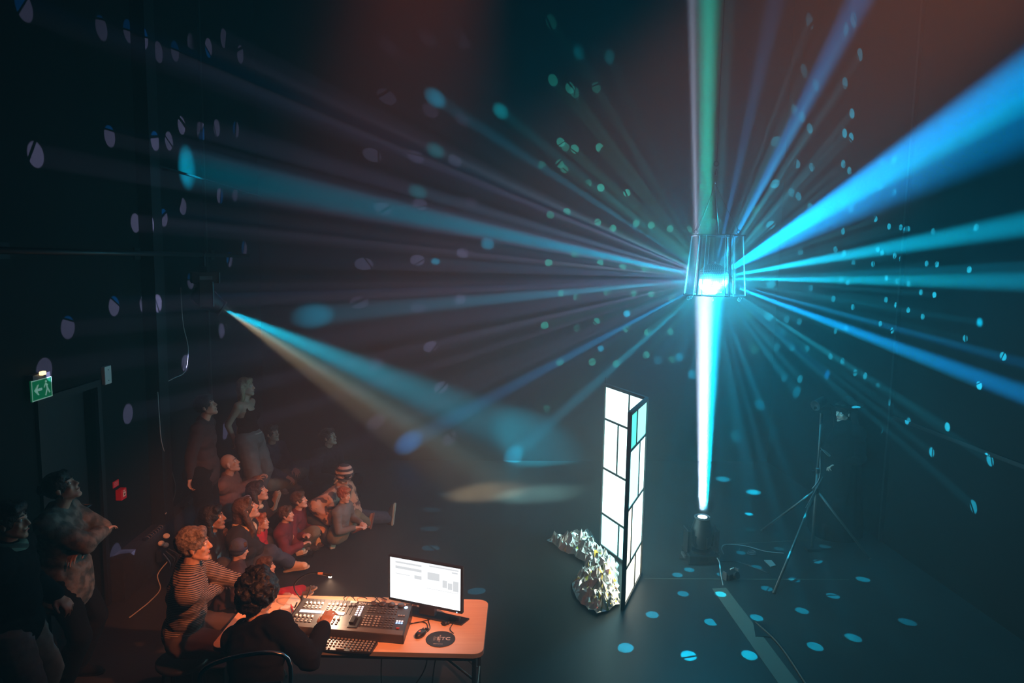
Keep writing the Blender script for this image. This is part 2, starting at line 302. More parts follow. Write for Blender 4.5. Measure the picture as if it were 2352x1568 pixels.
# exit sign
e0 = at_x(78, 893, XL); y0, y1 = at_x(55, 893, XL).y, at_x(103, 893, XL).y
g = empty('exit_sign', (XL, e0.y, e0.z), 0, 'green emergency exit sign with a white arrow and running figure', 'sign'); EO = (XL, e0.y, e0.z)
zc, hh, yc, hw = e0.z, .082, (y0+y1)/2, (y1-y0)/2
MB(EO).box((XL+.03, yc, zc+hh+.02), (.06, hw*1.7, .04)).build('lamp_housing', GREY, g)
MB(EO).box((XL+.05, yc, zc), (.012, hw*2, hh*2)).build('panel', mat('green_sign', (0, .25, .09), .4, emit=(0, .16, .055), es=.35, sample=False), g)
SW = mat('sign_white', (.6, .8, .7), .4, emit=(.3, .6, .45), es=.28, sample=False)
def signpoly(pts, nm): MB(EO).hexa([(XL+.0565, yc+p[0]*hw, zc+p[1]*hh) for p in pts], [(XL+.059, yc+p[0]*hw, zc+p[1]*hh) for p in pts]).build(nm, SW, g)
MB(EO).box((XL+.057, yc, zc+hh*.95), (.003, hw*2, .008)).box((XL+.057, yc, zc-hh*.95), (.003, hw*2, .008)).box((XL+.057, yc-hw*.97, zc), (.003, .007, hh*2)).box((XL+.057, yc+hw*.97, zc), (.003, .007, hh*2)).build('border', SW, g)
# looking at the wall from inside, nearer to us (-y) is left
a = MB(EO); A = lambda pts: a.hexa([(XL+.0565, yc+p[0]*hw, zc+p[1]*hh) for p in pts], [(XL+.059, yc+p[0]*hw, zc+p[1]*hh) for p in pts])
A([(-.78, 0), (-.42, -.5), (-.3, -.5), (-.52, 0)]); A([(-.78, 0), (-.52, 0), (-.3, .5), (-.42, .5)]); A([(-.6, -.12), (0, -.12), (0, .12), (-.6, .12)])
a.build('arrow', SW, g)
a = MB(EO); a.ball((XL+.057, yc+.42*hw, zc+.62*hh), (.003, .011, .011)); A([(.3, .4), (.34, .5), (.62, .3), (.56, .2)]); A([(.36, .42), (.5, .42), (.62, -.1), (.44, -.1)]); A([(.44, -.1), (.56, -.1), (.36, -.75), (.26, -.7)]); A([(.5, -.1), (.62, -.1), (.8, -.5), (.7, -.58)]); A([(.3, .42), (.38, .42), (.24, .05), (.17, .1)])
a.build('running_figure', SW, g)
MB(EO).box((XL+.075, yc-.01, zc+hh+.045), (.03, .05, .03), bev=.006).build('lamp', mat('sign_lamp', (.9, .7, .4), .4, emit=(1, .62, .28), es=3, sample=False), g)
# white plate, fire call point, red notice
p = at_x(240, 861, XL)
g = empty('wall_plate', (XL, p.y, p.z), 0, 'white square plate on the left wall above the door', 'wall plate'); PO = (XL, p.y, p.z)
MB(PO).box((XL+.018, p.y, p.z), (.036, .115, .17), bev=.005).build('plate', mat('white_plate', (.75, .78, .76), .5), g)
for dz in (-.05, .05): MB(PO).cone((XL+.036, p.y, p.z+dz), (XL+.039, p.y, p.z+dz), .005).build('screw', STEEL, g)
RED = mat('fire_red', (.62, .01, .03), .4)
p = at_x(271, 1134, XL); PO = (XL, p.y, p.z)
g = empty('fire_alarm_call_point', PO, 0, 'red fire alarm call point box on the left wall', 'fire alarm')
MB(PO).box((XL+.03, p.y, p.z), (.06, .10, .105), bev=.006).build('housing', RED, g)
MB(PO).box((XL+.0615, p.y, p.z), (.004, .05, .045)).build('glass_label', WHITE, g)
MB(PO).box((XL+.064, p.y, p.z), (.003, .024, .014)).build('press_mark', BLK, g)
MB(PO).box((XL+.0615, p.y, p.z+.036), (.004, .04, .008)).build('name_strip', WHITE, g)
p = at_x(265, 1113, XL); PO = (XL, p.y, p.z+.01)
g = empty('fire_notice', PO, 0, 'small red notice on the left wall above the fire alarm box', 'sign')
MB(PO).box((XL+.004, p.y, p.z+.01), (.008, .10, .06)).build('panel', RED, g)
for dz in (.02, .005, -.01): MB(PO).box((XL+.0086, p.y, p.z+dz+.005), (.002, .07, .005)).build('text_line', mat('notice_pale', (.8, .4, .4), .5), g)
# sockets with pale discs and cables low on the trough
p = at_x(362, 1262, XL+.15); PO = (XL+.16, p.y, p.z)
g = empty('cable_plug_cluster', PO, 0, 'cluster of pale plugs hooked on the trough along the left wall', 'plug')
for i, (dx, dy, dz) in enumerate(((.03, 0, .06), (.04, .10, .10), (.05, .05, .02))):
    MB(PO).lathe([(.0, 0), (.03, 0), (.034, .01), (.03, .022), (0.001, .024)], (PO[0]+dx, PO[1]+dy, PO[2]+dz), (.2, -.3, 1)).build('plug', mat('cream_plug', (.8, .62, .42), .5), g)
MB(PO).box((PO[0]+.03, PO[1]+.03, PO[2]-.05), (.06, .2, .12), bev=.01).build('socket_box', BLK, g)
for i in range(5): MB(PO).tube(spline([(PO[0]+.07, PO[1]-.05+.03*i, PO[2]-.02), (PO[0]+.14, PO[1]-.06+.05*i, PO[2]-.12), (PO[0]+.1, PO[1]+.04*i, max(.02, PO[2]-.25))]), .006, 6).build('lead', CAB_B if i % 2 else CAB_W, g, True)
# racks of little hooks on the trough
for (px, py) in ((352, 1222), (435, 1168)):
    p = at_x(px, py, XL+.14); PO = (XL+.15, p.y, .42)
    g = empty('cable_rack', PO, 0, 'black rack of cable loops on the trough ' + ('nearer the plugs' if px < 400 else 'at its far end'), 'rack')
    MB(PO).box((PO[0]-.02, PO[1], .435), (.04, .34, .03)).build('rail', BLK, g)
    for k in range(7): MB(PO).ring((PO[0], PO[1]-.15+.05*k, .44), .022, .005, (0, 1, .2), 12).build('loop', GREY, g)
LC = XL+.05
cable([at_x(415, 660, LC), at_x(420, 740, LC), at_x(432, 800, LC), at_x(425, 852, LC), at_x(400, 868, LC), at_x(372, 882, LC)], .006, CAB_W, 'pale cable dropping from the moving head and swinging back to the pilaster')
cable([at_x(362, 900, XL+.16), at_x(366, 960, XL+.16), at_x(372, 1020, XL+.16), at_x(392, 1075, LC), at_x(403, 1120, LC), at_x(395, 1155, LC), at_x(380, 1180, LC+.1)], .006, CAB_W, 'pale cable hanging down the wall beside the black pilaster')
cable([Z(384, 1290, .2), Z(362, 1320, .1), Z(368, 1352, .012), Z(345, 1380, .012), Z(318, 1402, .012), Z(297, 1418, .012)], .006, CAB_W, 'pale cable trailing over the floor below the plug cluster')

# ---------------------------------------------------------------- moving heads
def moving_head(base, updir, aimdir, label, name='moving_head_light', clamp=False):
    """base point, direction from base to yoke, direction the head looks"""
    base = Vector(base); u = Vector(updir).normalized(); ad = Vector(aimdir).normalized()
    side = u.cross(ad)
    side = side.normalized() if side.length > .05 else Vector((1, 0, 0))
    fw = side.cross(u).normalized()
    Q = Matrix((side, fw, u)).transposed()
    g = empty(name, base, 0, label, 'stage light')
    L = lambda x, y, z: base+Q@Vector((x, y, z))
    m = MB(base); m.box(L(0, 0, .055), (.34, .27, .09), Q, .015)
    for sx in (-1, 1):
        for sy in (-1, 1): m.cone(L(sx*.13, sy*.1, 0), L(sx*.13, sy*.1, .02), .02)
    m.build('base', BLKP, g)
    MB(base).box(L(0, .137, .055), (.09, .004, .04), Q).build('display', mat('head_display', (.02, .03, .04), .2), g)
    for sx in (-1, 1): MB(base).box(L(sx*.19, 0, .055), (.02, .12, .03), Q, .005).build('handle', GREY, g)
    for sx in (-1, 1):
        MB(base).box(L(sx*.155, 0, .235), (.045, .13, .24), Q, .018).build('yoke_arm', BLKP, g)
    MB(base).cone(L(0, 0, .10), L(0, 0, .125), .11, .12, 24).build('yoke_turntable', BLKP, g)
    c = L(0, 0, .29); m = MB(base)
    m.lathe([(.06, -.15), (.10, -.13), (.122, -.06), (.122, .04), (.105, .10), (.085, .17), (.082, .20), (.07, .205)], c, ad, 28); m.build('head', BLKP, g, True)
    for k in range(6):
        t = k*math.pi/3; e = ad.orthogonal().normalized(); e2 = ad.cross(e); v = e*math.cos(t)+e2*math.sin(t)
        MB(base).box(c+v*.118-ad*.05, (.012, .03, .13), ad.to_track_quat('Z', 'Y').to_matrix()@Matrix.Rotation(t, 3, 'Z')).build('cooling_fin', BLK, g)
    MB(base).lathe([(.088, .195), (.09, .215), (.078, .216), (.074, .200)], c, ad, 28).build('lens_ring', GREY, g, True)
    return g, c, ad
g, c, ad = moving_head((FIX.x, FIX.y, .003), (0, 0, 1), (.012, 0, 1), 'black moving head light on the stage floor shining straight up at the mirror ball')
MB((FIX.x, FIX.y, .003)).cone(c+ad*.206, c+ad*.21, .05, .05, 24).build('lens', mat('lens_glow_blue', (.8, .9, 1), .2, emit=(.55, .85, 1), es=25, sample=False), g)
BD = (at_z(1215, 1130, 0)-LENS).normalized()
hb = LENS-BD*.21; b2 = hb+Vector((0, 0, .29))
g, c, ad = moving_head(b2, (0, 0, -1), BD, 'black moving head light hung under the left wall pipe, throwing a cyan and amber beam')
MB(b2).cone(c+ad*.206, c+ad*.209, .06, .06, 24).build('lens', mat('lens_glow_white', (.8, .9, 1), .2, emit=(.7, .95, 1), es=12, sample=False), g)
MB(b2).box(b2+Vector((0, 0, .03)), (.08, .08, .08)).cone(b2+Vector((0, 0, .06)), (b2.x, b2.y, max(pz, b2.z+.08)), .015).cone((b2.x, b2.y, pz), (PX, b2.y, pz), .02).ring((PX, b2.y, pz), .03, .008, (0, 1, 0)).build('hook_clamp', BLK, g)

# ---------------------------------------------------------------- mirror ball and clear panel ring
gl = bpy.data.materials.new('clear_acrylic'); gl.use_nodes = True; n = gl.node_tree; n.nodes.clear()
o_ = n.nodes.new('ShaderNodeOutputMaterial'); mx = n.nodes.new('ShaderNodeMixShader'); tr = n.nodes.new('ShaderNodeBsdfTransparent'); gs = n.nodes.new('ShaderNodeBsdfGlossy'); fr = n.nodes.new('ShaderNodeFresnel')
tr.inputs[0].default_value = (.98, .99, .99, 1); gs.inputs['Roughness'].default_value = .03; fr.inputs[0].default_value = 1.49
fm = n.nodes.new('ShaderNodeMath'); fm.operation = 'MULTIPLY'; fm.inputs[1].default_value = .4; n.links.new(fr.outputs[0], fm.inputs[0]); n.links.new(fm.outputs[0], mx.inputs[0]); n.links.new(tr.outputs[0], mx.inputs[1]); n.links.new(gs.outputs[0], mx.inputs[2]); n.links.new(mx.outputs[0], o_.inputs[0])
EDGE = mat('acrylic_polished_edge', (.7, .9, .95), .25, spec=1)
MIR = mat('mirror_tiles', (.9, .92, .95), .3, .8)
gb = empty('mirror_ball', BALL, 0, 'mirror ball glaring white in the middle of the hanging clear panels', 'mirror ball')
BR = .165; bm_ = bmesh.new(); nlat = 26
for i in range(nlat):
    t0, t1 = math.pi*i/nlat, math.pi*(i+1)/nlat; rm = math.sin((t0+t1)/2); nl = max(3, int(2*nlat*rm))
    for j in range(nl):
        f0, f1 = 2*math.pi*(j+.06)/nl, 2*math.pi*(j+.94)/nl; a0, a1 = t0+(t1-t0)*.06, t1-(t1-t0)*.06
        V = [bm_.verts.new(Vector((math.sin(t)*math.cos(f), math.sin(t)*math.sin(f), math.cos(t)))*BR) for t, f in ((a0, f0), (a1, f0), (a1, f1), (a0, f1))]
        bm_.faces.new(V)
me = bpy.data.meshes.new('mirror_tiles'); bm_.to_mesh(me); link(me, 'mirror_tiles', MIR, gb)
MB().ball((0, 0, 0), BR-.004, seg=32, rings=20).build('core', BLK, gb, True)
MB().cone((0, 0, BR-.01), (0, 0, BR+.02), .02).build('cap', CHROME, gb)
MB().cone((0, 0, BR+.02), (0, 0, .62), .003, seg=6).build('hanging_wire', BLK, gb)
RC = Vector((at_y(1643, 640, 7.45).x, 7.45, 0)); zt, zb = at_y(1640, 541, 7.45).z, at_y(1640, 677, 7.45).z
gp = empty('hanging_panel_ring', (RC.x, RC.y, zt), 0, 'ring of six clear acrylic panels in a dark frame hung around the mirror ball', 'hanging sculpture'); GO = (RC.x, RC.y, zt)
top = []
for k in range(6):
    a = math.radians(60*k+8); e = Vector((math.cos(a), math.sin(a), 0)); tn = Vector((-e.y, e.x, 0))
    pt, pb = RC+e*.25, RC+e*.30; wt, wb = .095, .115
    q = [pb-tn*wb+Vector((0, 0, zb)), pb+tn*wb+Vector((0, 0, zb)), pt+tn*wt+Vector((0, 0, zt)), pt-tn*wt+Vector((0, 0, zt))]
    MB(GO).hexa([v-e*.004 for v in q], [v+e*.004 for v in q]).build('clear_panel', gl, gp)
    m = MB(GO)
    for a_, b_ in ((0, 1), (1, 2), (2, 3), (3, 0)): m.cone(q[a_], q[b_], .0045, seg=6)
    m.build('panel_edge', EDGE, gp)
    m = MB(GO); m.ring((q[0]+q[1])/2-Vector((0, 0, .035)), .018, .004, tn); m.cone((q[0]+q[1])/2-Vector((0, 0, .016)), (q[0]+q[1])/2, .003, seg=6); m.build('eye_bolt', CHROME, gp)
    MB(GO).ring((q[2]+q[3])/2+Vector((0, 0, .035)), .02, .005, tn).cone((q[2]+q[3])/2, (q[2]+q[3])/2+Vector((0, 0, .016)), .004, seg=6).build('top_ring', BLK, gp)
    top.append((q[2]+q[3])/2+Vector((0, 0, .05)))
m = MB(GO)
for k in range(6):
    a, b = math.radians(60*k+38), math.radians(60*k+98)
    for r_, z_ in ((.285, zt), (.325, zb)): m.cone(RC+Vector((math.cos(a)*r_, math.sin(a)*r_, z_)), RC+Vector((math.cos(b)*r_, math.sin(b)*r_, z_)), .009, seg=6)
    if k in (3, 4): m.cone(RC+Vector((math.cos(a)*.285, math.sin(a)*.285, zt)), RC+Vector((math.cos(a)*.325, math.sin(a)*.325, zb)), .012, seg=6)
m.build('frame', BLK, gp)
knot = at_y(1643, 420, 7.45); hook = at_y(1645, 385, 7.45)
for i, tpt in enumerate(top): MB(GO).tube(spline([knot, (knot+tpt)/2+Vector((0, 0, -.02)), tpt], 4), .0028, 5).build('suspension_wire', BLK, gp)
MB(GO).ball(knot, .012).build('wire_knot', CHROME, gp, True)
MB(GO).ring((knot+hook)/2+Vector((0, 0, .03)), .03, .007, (1, 0, 0)).ring(hook+Vector((0, 0, .04)), .025, .006, (0, 1, 0)).build('shackle', BLK, gp)
MB(GO).cone(hook+Vector((0, 0, .06)), (hook.x, hook.y, HC), .006, seg=8).build('hanging_cable', BLK, gp)

# ---------------------------------------------------------------- folding luminous screen
SN, SH, SA = Z(1430, 1400), Z(1470, 1322), Z(1378, 1252)
SHT = 1.93
gsx = empty('folding_screen', (SN.x, SN.y, 0), 0, 'tall two-leaf folding screen of glowing white panes in a dark frame', 'folding screen'); SO = (SN.x, SN.y, 0)
FR = mat('screen_frame', (.02, .025, .028), .5)
def pane(nm, col, es): return mat(nm, (.8, .85, .85), .5, emit=col, es=es*2.4)
def leaf(P, Q_, cells, bars_h, bars_v, cols):
    """P->Q_ along the floor; cells (u0,u1,v0,v1) panes, v from floor"""
    d = (Q_-P); W = d.length; d.normalize(); nr = Vector((d.y, -d.x, 0)); X = lambda u, z, o=0: P+d*(u*W)+Vector((0, 0, z*SHT))+nr*o
    Qm = Matrix((d, nr, Vector((0, 0, 1)))).transposed()
    lf = MB(SO)
    for u in (0.015, .985): lf.box(X(u, .5), (.034, .036, SHT), Qm)
    for z in (.008, .992): lf.box(X(.5, z), (W, .036, .034), Qm)
    fo = lf.build('leaf_frame', FR, gsx)
    for (u0, u1, z) in bars_h: MB(SO).box(X((u0+u1)/2, z), ((u1-u0)*W, .022, .024), Qm).build('bar', FR, fo)
    for (z0, z1, u) in bars_v: MB(SO).box(X(u, (z0+z1)/2), (.021, .022, (z1-z0)*SHT), Qm).build('bar', FR, fo)
    for (u0, u1, z0, z1), cm in zip(cells, cols): MB(SO).box(X((u0+u1)/2, (z0+z1)/2), ((u1-u0)*W-.004, .006, (z1-z0)*SHT-.004), Qm).build('pane', cm, fo)
PW = pane('pane_white', (.62, 1, .96), 1.5); PC = pane('pane_aqua', (.28, .95, .85), .95); PG = pane('pane_sea_green', (.08, .62, .45), .8); PY = pane('pane_cream', (1, .95, .72), 1.1); PL = pane('pane_pale_cyan', (.42, 1, 1), 1.15)
leaf(SA, SH, [(.02,.62,.79,.99),(.62,.98,.79,.99),(.02,.38,.49,.79),(.38,.98,.49,.79),(.02,.98,.21,.49),(.02,.48,.01,.21),(.48,.98,.01,.21)],
     [(0,1,.79),(0,1,.49),(0,1,.21)], [(.79,1,.62),(.49,.79,.38),(0,.21,.48)], [PW,PW,PW,PW,PW,PL,PL])
leaf(SN, SH, [(.03,.4,.80,.99),(.4,.97,.80,.99),(.03,.62,.50,.80),(.62,.97,.50,.80),(.03,.3,.2,.50),(.3,.97,.2,.50),(.03,.6,.01,.2),(.6,.97,.01,.2)],
     [(0,1,.80),(0,1,.50),(0,1,.2)], [(.8,1,.4),(.5,.8,.62),(.2,.5,.3),(0,.2,.6)], [PG,PC,PL,PW,PY,PW,PY,PY])
MB(SO).cone((SA.x, SA.y, SHT), (SA.x, SA.y, SHT+.07), .008, seg=8).build('leaf_pin', FR, gsx)

# ---------------------------------------------------------------- crumpled foil
from mathutils.geometry import delaunay_2d_cdt
rnd = random.Random(11)
ol = [(1256,1243),(1272,1234),(1290,1246),(1312,1240),(1340,1236),(1352,1226),(1364,1240),(1371,1260),(1397,1284),(1420,1304),(1420,1340),(1424,1390),(1400,1404),(1372,1414),(1352,1404),(1328,1384),(1314,1352),(1322,1326),(1346,1310),(1338,1292),(1318,1280),(1290,1268)]
pl = [Z(x, y) for x, y in ol]; P2 = [Vector((p.x, p.y)) for p in pl]
def inside(p):
    c = False; j = len(P2)-1
    for i in range(len(P2)):
        a, b = P2[i], P2[j]
        if (a.y > p.y) != (b.y > p.y) and p.x < (b.x-a.x)*(p.y-a.y)/(b.y-a.y)+a.x: c = not c
        j = i
    return c
def edist(p):
    d = 9
    for i in range(len(P2)):
        a, b = P2[i-1], P2[i]; t = max(0, min(1, (p-a).dot(b-a)/(b-a).length_squared)); d = min(d, (p-a-(b-a)*t).length)
    return d
ed = []
for i in range(len(P2)):
    a, b = P2[i], P2[(i+1) % len(P2)]; k = max(1, int((b-a).length/.05))
    ed += [a+(b-a)*(t/k)+Vector((rnd.uniform(-.012, .012), rnd.uniform(-.012, .012))) for t in range(k)]
pts = list(ed); xs = [p.x for p in P2]; ys = [p.y for p in P2]
while len(pts) < len(ed)+1500:
    q = Vector((rnd.uniform(min(xs), max(xs)), rnd.uniform(min(ys), max(ys))))
    if inside(q) and edist(q) > .012: pts.append(q)
vo, eo, fo_, *_x = delaunay_2d_cdt(pts, [(i, (i+1) % len(ed)) for i in range(len(ed))], [], 1, 1e-5)
bm_ = bmesh.new(); vv = []
for p in vo:
    e = edist(p); h = min(1, e/.12); z = .012+h*(.055+.16*abs(noise.noise((p.x*5, p.y*5, 3)))+.10*abs(noise.noise((p.x*14, p.y*14, 7))))+rnd.uniform(0, .06)*min(1, e/.03)
    if p.x < .9: z = .01+.5*z
    vv.append(bm_.verts.new((p.x, p.y, z)))
for f in fo_:
    F = bm_.faces.new([vv[i] for i in f]); cxx = sum(vv[i].co.x for i in f)/3
    F.material_index = 1 if (rnd.random() < (.45 if cxx < .82 else .06)) else 0
FO = Vector((1.2, 6.6, 0))
for v in bm_.verts: v.co -= FO
me = bpy.data.meshes.new('foil'); bm_.to_mesh(me)
o = link(me, 'foil_blanket', [mat('silver_foil', (.95, .96, .95), .28, .93), mat('gold_foil', (.85, .62, .12), .2, 1)]); o.location = FO
sm = o.modifiers.new('thick', 'SOLIDIFY'); sm.thickness = .003
tag(o, 'crumpled silver and gold foil blanket spilling from the foot of the glowing screen', 'foil blanket')

# ---------------------------------------------------------------- floor things
TAPE = mat('olive_floor_tape', (.13, .13, .10), .6)
t0, t1, t2, t3 = Z(1636, 1352), Z(1668, 1350), Z(1842, 1580), Z(1795, 1580)
o = MB(t0).hexa([(p.x, p.y, .001) for p in (t0, t1, t2, t3)], [(p.x, p.y, .004) for p in (t0, t1, t2, t3)]).build('floor_tape', TAPE); tag(o, 'wide grey-olive tape strip running diagonally over the near stage floor', 'tape')
for (a, b, lb) in (((1480, 1329), (1950, 1331), 'thin pale tape line across the stage floor in front of the light stand'), ((1660, 1250), (1925, 1236), 'faint tape line on the stage floor behind the floor light')):
    a, b = Z(*a), Z(*b); d = (b-a).normalized(); s_ = Vector((-d.y, d.x, 0))*.005
    o = MB(a).hexa([(q.x, q.y, .001) for q in (a-s_, b-s_, b+s_, a+s_)], [(q.x, q.y, .003) for q in (a-s_, b-s_, b+s_, a+s_)]).build('seam_tape', TAPE); tag(o, lb, 'tape')
cable([Z(1662,1272,.01),Z(1658,1258,.08),Z(1668,1250,.03),Z(1710,1253,.01),Z(1760,1266,.01),Z(1800,1270,.01)], .005, CAB_W, 'pale cable arching over the stage floor behind the floor light')
cable([Z(1642,1275,.05),Z(1652,1290,.1),Z(1655,1315,.06),Z(1661,1344,.006)], .006, CAB_W, 'short pale cable running from the floor light to the small floor unit')
cable([Z(1560,1282,.01),Z(1640,1288,.01),Z(1690,1289,.01),Z(1725,1300,.01),Z(1765,1316,.01)], .005, CAB_B, 'black cable on the floor leading right from the floor light')
cable([Z(1763,1300,.008),Z(1768,1315,.008),Z(1772,1328,.008)], .004, CAB_B, 'thin black lead beside the pale card on the floor')
p = Z(1678, 1328); g = empty('floor_unit', p, .5, 'small black floor lamp unit at the top end of the olive tape', 'floor lamp')
MB().box((0, 0, .04), (.16, .1, .07), bev=.008).build('housing', BLKP, g); MB().cone((0, -.05, .05), (.0, -.09, .07), .03, .035).build('lens_tube', BLK, g)
MB().box((-.09, 0, .05), (.01, .05, .09)).box((.09, 0, .05), (.01, .05, .09)).build('bracket', GREY, g); MB().box((.05, .03, .085), (.05, .012, .012)).build('label_strip', WHITE, g)
c4 = [Z(1755, 1288), Z(1770, 1303), Z(1782, 1300), Z(1772, 1288)]
tag(MB(c4[0]).hexa([(q.x, q.y, .003) for q in c4], [(q.x, q.y, .012) for q in c4]).build('card', mat('grey_card', (.3, .32, .3), .6)), 'pale grey card lying on the stage floor near the light stand', 'card')
p = Z(1726, 1272); tag(MB(p).ring((p.x, p.y, .01), .045, .008).ring((p.x+.01, p.y+.01, .024), .04, .007).build('tape_roll', GREY), 'small coil lying on the stage floor between light and stand', 'coil')
pb = [Z(1735,1462), Z(1772,1464), Z(1762,1432), Z(1730,1430)]
tag(MB(pb[0]).hexa([(q.x, q.y, .001) for q in pb], [(q.x, q.y, .008) for q in pb]).build('floor_plate', BLK), 'dark square plate on the floor right of the olive tape', 'floor plate')
c0 = Z(1735, 1430); cable([c0+Vector((0, 0, .01)), Z(1790,1480,.01), Z(1850,1568,.01), Z(1880,1620,.01)], .012, CAB_B, 'thick black cable lying beside the olive tape on the near floor')
# light stand
SB = Z(1865, 1265); g = empty('light_stand', SB, 0, 'tall steel light stand with a long splayed leg at the right of the stage', 'light stand')
col = lambda z: Vector((SB.x, SB.y, z))
MB(SB).cone(col(.02), col(1.0), .018).build('lower_tube', STEEL, g, True)
MB(SB).cone(col(.95), col(1.52), .013).build('upper_tube', STEEL, g, True)
MB(SB).cone(col(.70), col(.76), .032).cone(col(.94), col(.99), .026).build('collar', BLK, g)
MB(SB).cone(col(.96), col(.96)+Vector((-.07, 0, 0)), .008).build('locking_knob', BLK, g)
F1 = Z(1778, 1360, .012)
for f, z in ((F1, .74), (SB+Vector((.55, -.25, .012)), .74), (SB+Vector((-.35, .6, .012)), .74)):
    MB(SB).cone(col(z), f, .014).ball(f, .018).build('leg', STEEL, g, True)
MB(SB).tube([at_y(1890, 1095, 7.5), at_y(1851, 1166, 7.4)], .007).build('loose_rod', STEEL, g)
MB(SB).tube(spline([col(1.25), col(1.15)+Vector((.1, -.02, 0)), col(1.12)+Vector((.13, 0, .03)), col(1.2)+Vector((.02, 0, 0)), col(.9)+Vector((.02, -.02, 0)), col(.75)+Vector((-.05, 0, 0))]), .005, 6).build('wrapped_cable', CAB_W, g, True)
MB(SB).box(col(.03)+Vector((0, 0, 0)), (.16, .12, .04), bev=.01).build('foot_block', BLK, g)
TT = col(1.52)
MB(SB).cone(TT, TT+Vector((0, 0, .12)), .02).box(TT+Vector((0, 0, .18)), (.2, .03, .03)).build('head_bracket', BLK, g)
MB(SB).lathe([(.04, -.08), (.055, -.06), (.055, .05), (.065, .09), (.06, .095), (.05, .06)], TT+Vector((-.02, 0, .24)), (-.6, -.3, -.2)).build('lamp_can', BLK, g, True)
MB(SB).tube(spline([TT+Vector((.08, 0, .2)), col(1.5)+Vector((.14, -.03, 0)), col(1.3)+Vector((.06, 0, 0)), col(1.2)]), .006, 6).build('lamp_lead', CAB_B, g, True)

# ---------------------------------------------------------------- control table
TZ = .74
def text_mesh(body, size, m, parent, mtx, name='lettering', ext=.0006):
    cu = bpy.data.curves.new(name, 'FONT'); cu.body = body; cu.size = size; cu.extrude = ext; cu.align_x = 'CENTER'; cu.align_y = 'CENTER'
    o = bpy.data.objects.new('t', cu); C.objects.link(o); dg = bpy.context.evaluated_depsgraph_get()
    me = bpy.data.meshes.new_from_object(o.evaluated_get(dg)); bpy.data.objects.remove(o); me.transform(mtx)
    return link(me, name, m, parent)
def quadframe(bl, br, tr_, tl):
    """map u,v in 0..1 (u right, v away) on a tabletop quad"""
    return lambda u, v, z=0.: (bl*(1-u)+br*u)*(1-v)+(tl*(1-u)+tr_*u)*v+Vector((0, 0, z))
WOOD = noisy(mat('beech_table_top', (.90, .62, .42), .45), (.84, .55, .36), 3, 6, stretch=(1, 12, 1))
TBR, TFR = Z(1113, 1377, TZ), Z(1109, 1502, TZ)
ax = (TBR-Z(640, 1366, TZ)).normalized(); ay = Vector((-ax.y, ax.x, 0)); TD = (TBR-TFR).length; TW = 1.80
T0 = TFR-ax*TW
tq = lambda u, v, z=0.: T0+ax*u+ay*v+Vector((0, 0, z))
def rrect(x0, x1, y0, y1, r, n=8):
    P = []
    for cx, cy_, a0 in ((x1-r, y1-r, 0), (x0+r, y1-r, 90), (x0+r, y0+r, 180), (x1-r, y0+r, 270)):
        for k in range(n+1): a = math.radians(a0+90*k/n); P.append(tq(cx+r*math.cos(a), cy_+r*math.sin(a)))
    return P
g = empty('control_table', (T0.x, T0.y, 0), 0, 'pale wooden folding table with rounded corners and black legs holding the lighting desk', 'table'); TO = (T0.x, T0.y, 0)
MB(TO).poly(rrect(0, TW, 0, TD, .07), .022, TZ-.022).build('table_top', WOOD, g)
m = MB(TO); P = rrect(-.003, TW+.003, -.003, TD+.003, .073); Pi = rrect(.004, TW-.004, .004, TD-.004, .066)
n = len(P)
for i in range(n): j = (i+1) % n; m.hexa([(*P[i].xy, TZ-.03), (*P[j].xy, TZ-.03), (*Pi[j].xy, TZ-.03), (*Pi[i].xy, TZ-.03)], [(*P[i].xy, TZ-.001), (*P[j].xy, TZ-.001), (*Pi[j].xy, TZ-.001), (*Pi[i].xy, TZ-.001)])
m.build('edge_band', mat('grey_edge', (.2, .19, .18), .5), g)
TQ = Matrix((ax, ay, Vector((0, 0, 1)))).transposed()
for v in (.05, TD-.05): MB(TO).box(tq(TW/2, v, TZ-.055-0), (TW-.1, .02, .05), TQ).build('apron', BLK, g) if False else MB(TO).box(Vector((*tq(TW/2, v).xy, TZ-.052)), (TW-.1, .02, .045), TQ).build('apron', BLK, g)
for u in (.12, TW-.06):
    for v in (.07, TD-.07):
        q = tq(u, v).xy; MB(TO).cone((*q, 0.002), (*q, TZ-.03), .015).cone((*q, 0.002), (*q, .03), .02).build('leg', BLK, g)
    a, b = tq(u, .07).xy, tq(u, TD-.07).xy; MB(TO).cone((*a, .25), (*b, .25), .01).build('leg_stretcher', BLK, g)
    s_ = -1 if u > 1 else 1; a = tq(u, TD/2).xy; b = tq(u+s_*.32, TD/2).xy
    MB(TO).cone((*a, .42), (*b, TZ-.04), .008).build('brace', BLK, g)
    a = tq(u, .09).xy; b = tq(u+s_*.25, .09).xy; MB(TO).cone((*a, .5), (*b, TZ-.04), .008).build('brace', BLK, g)

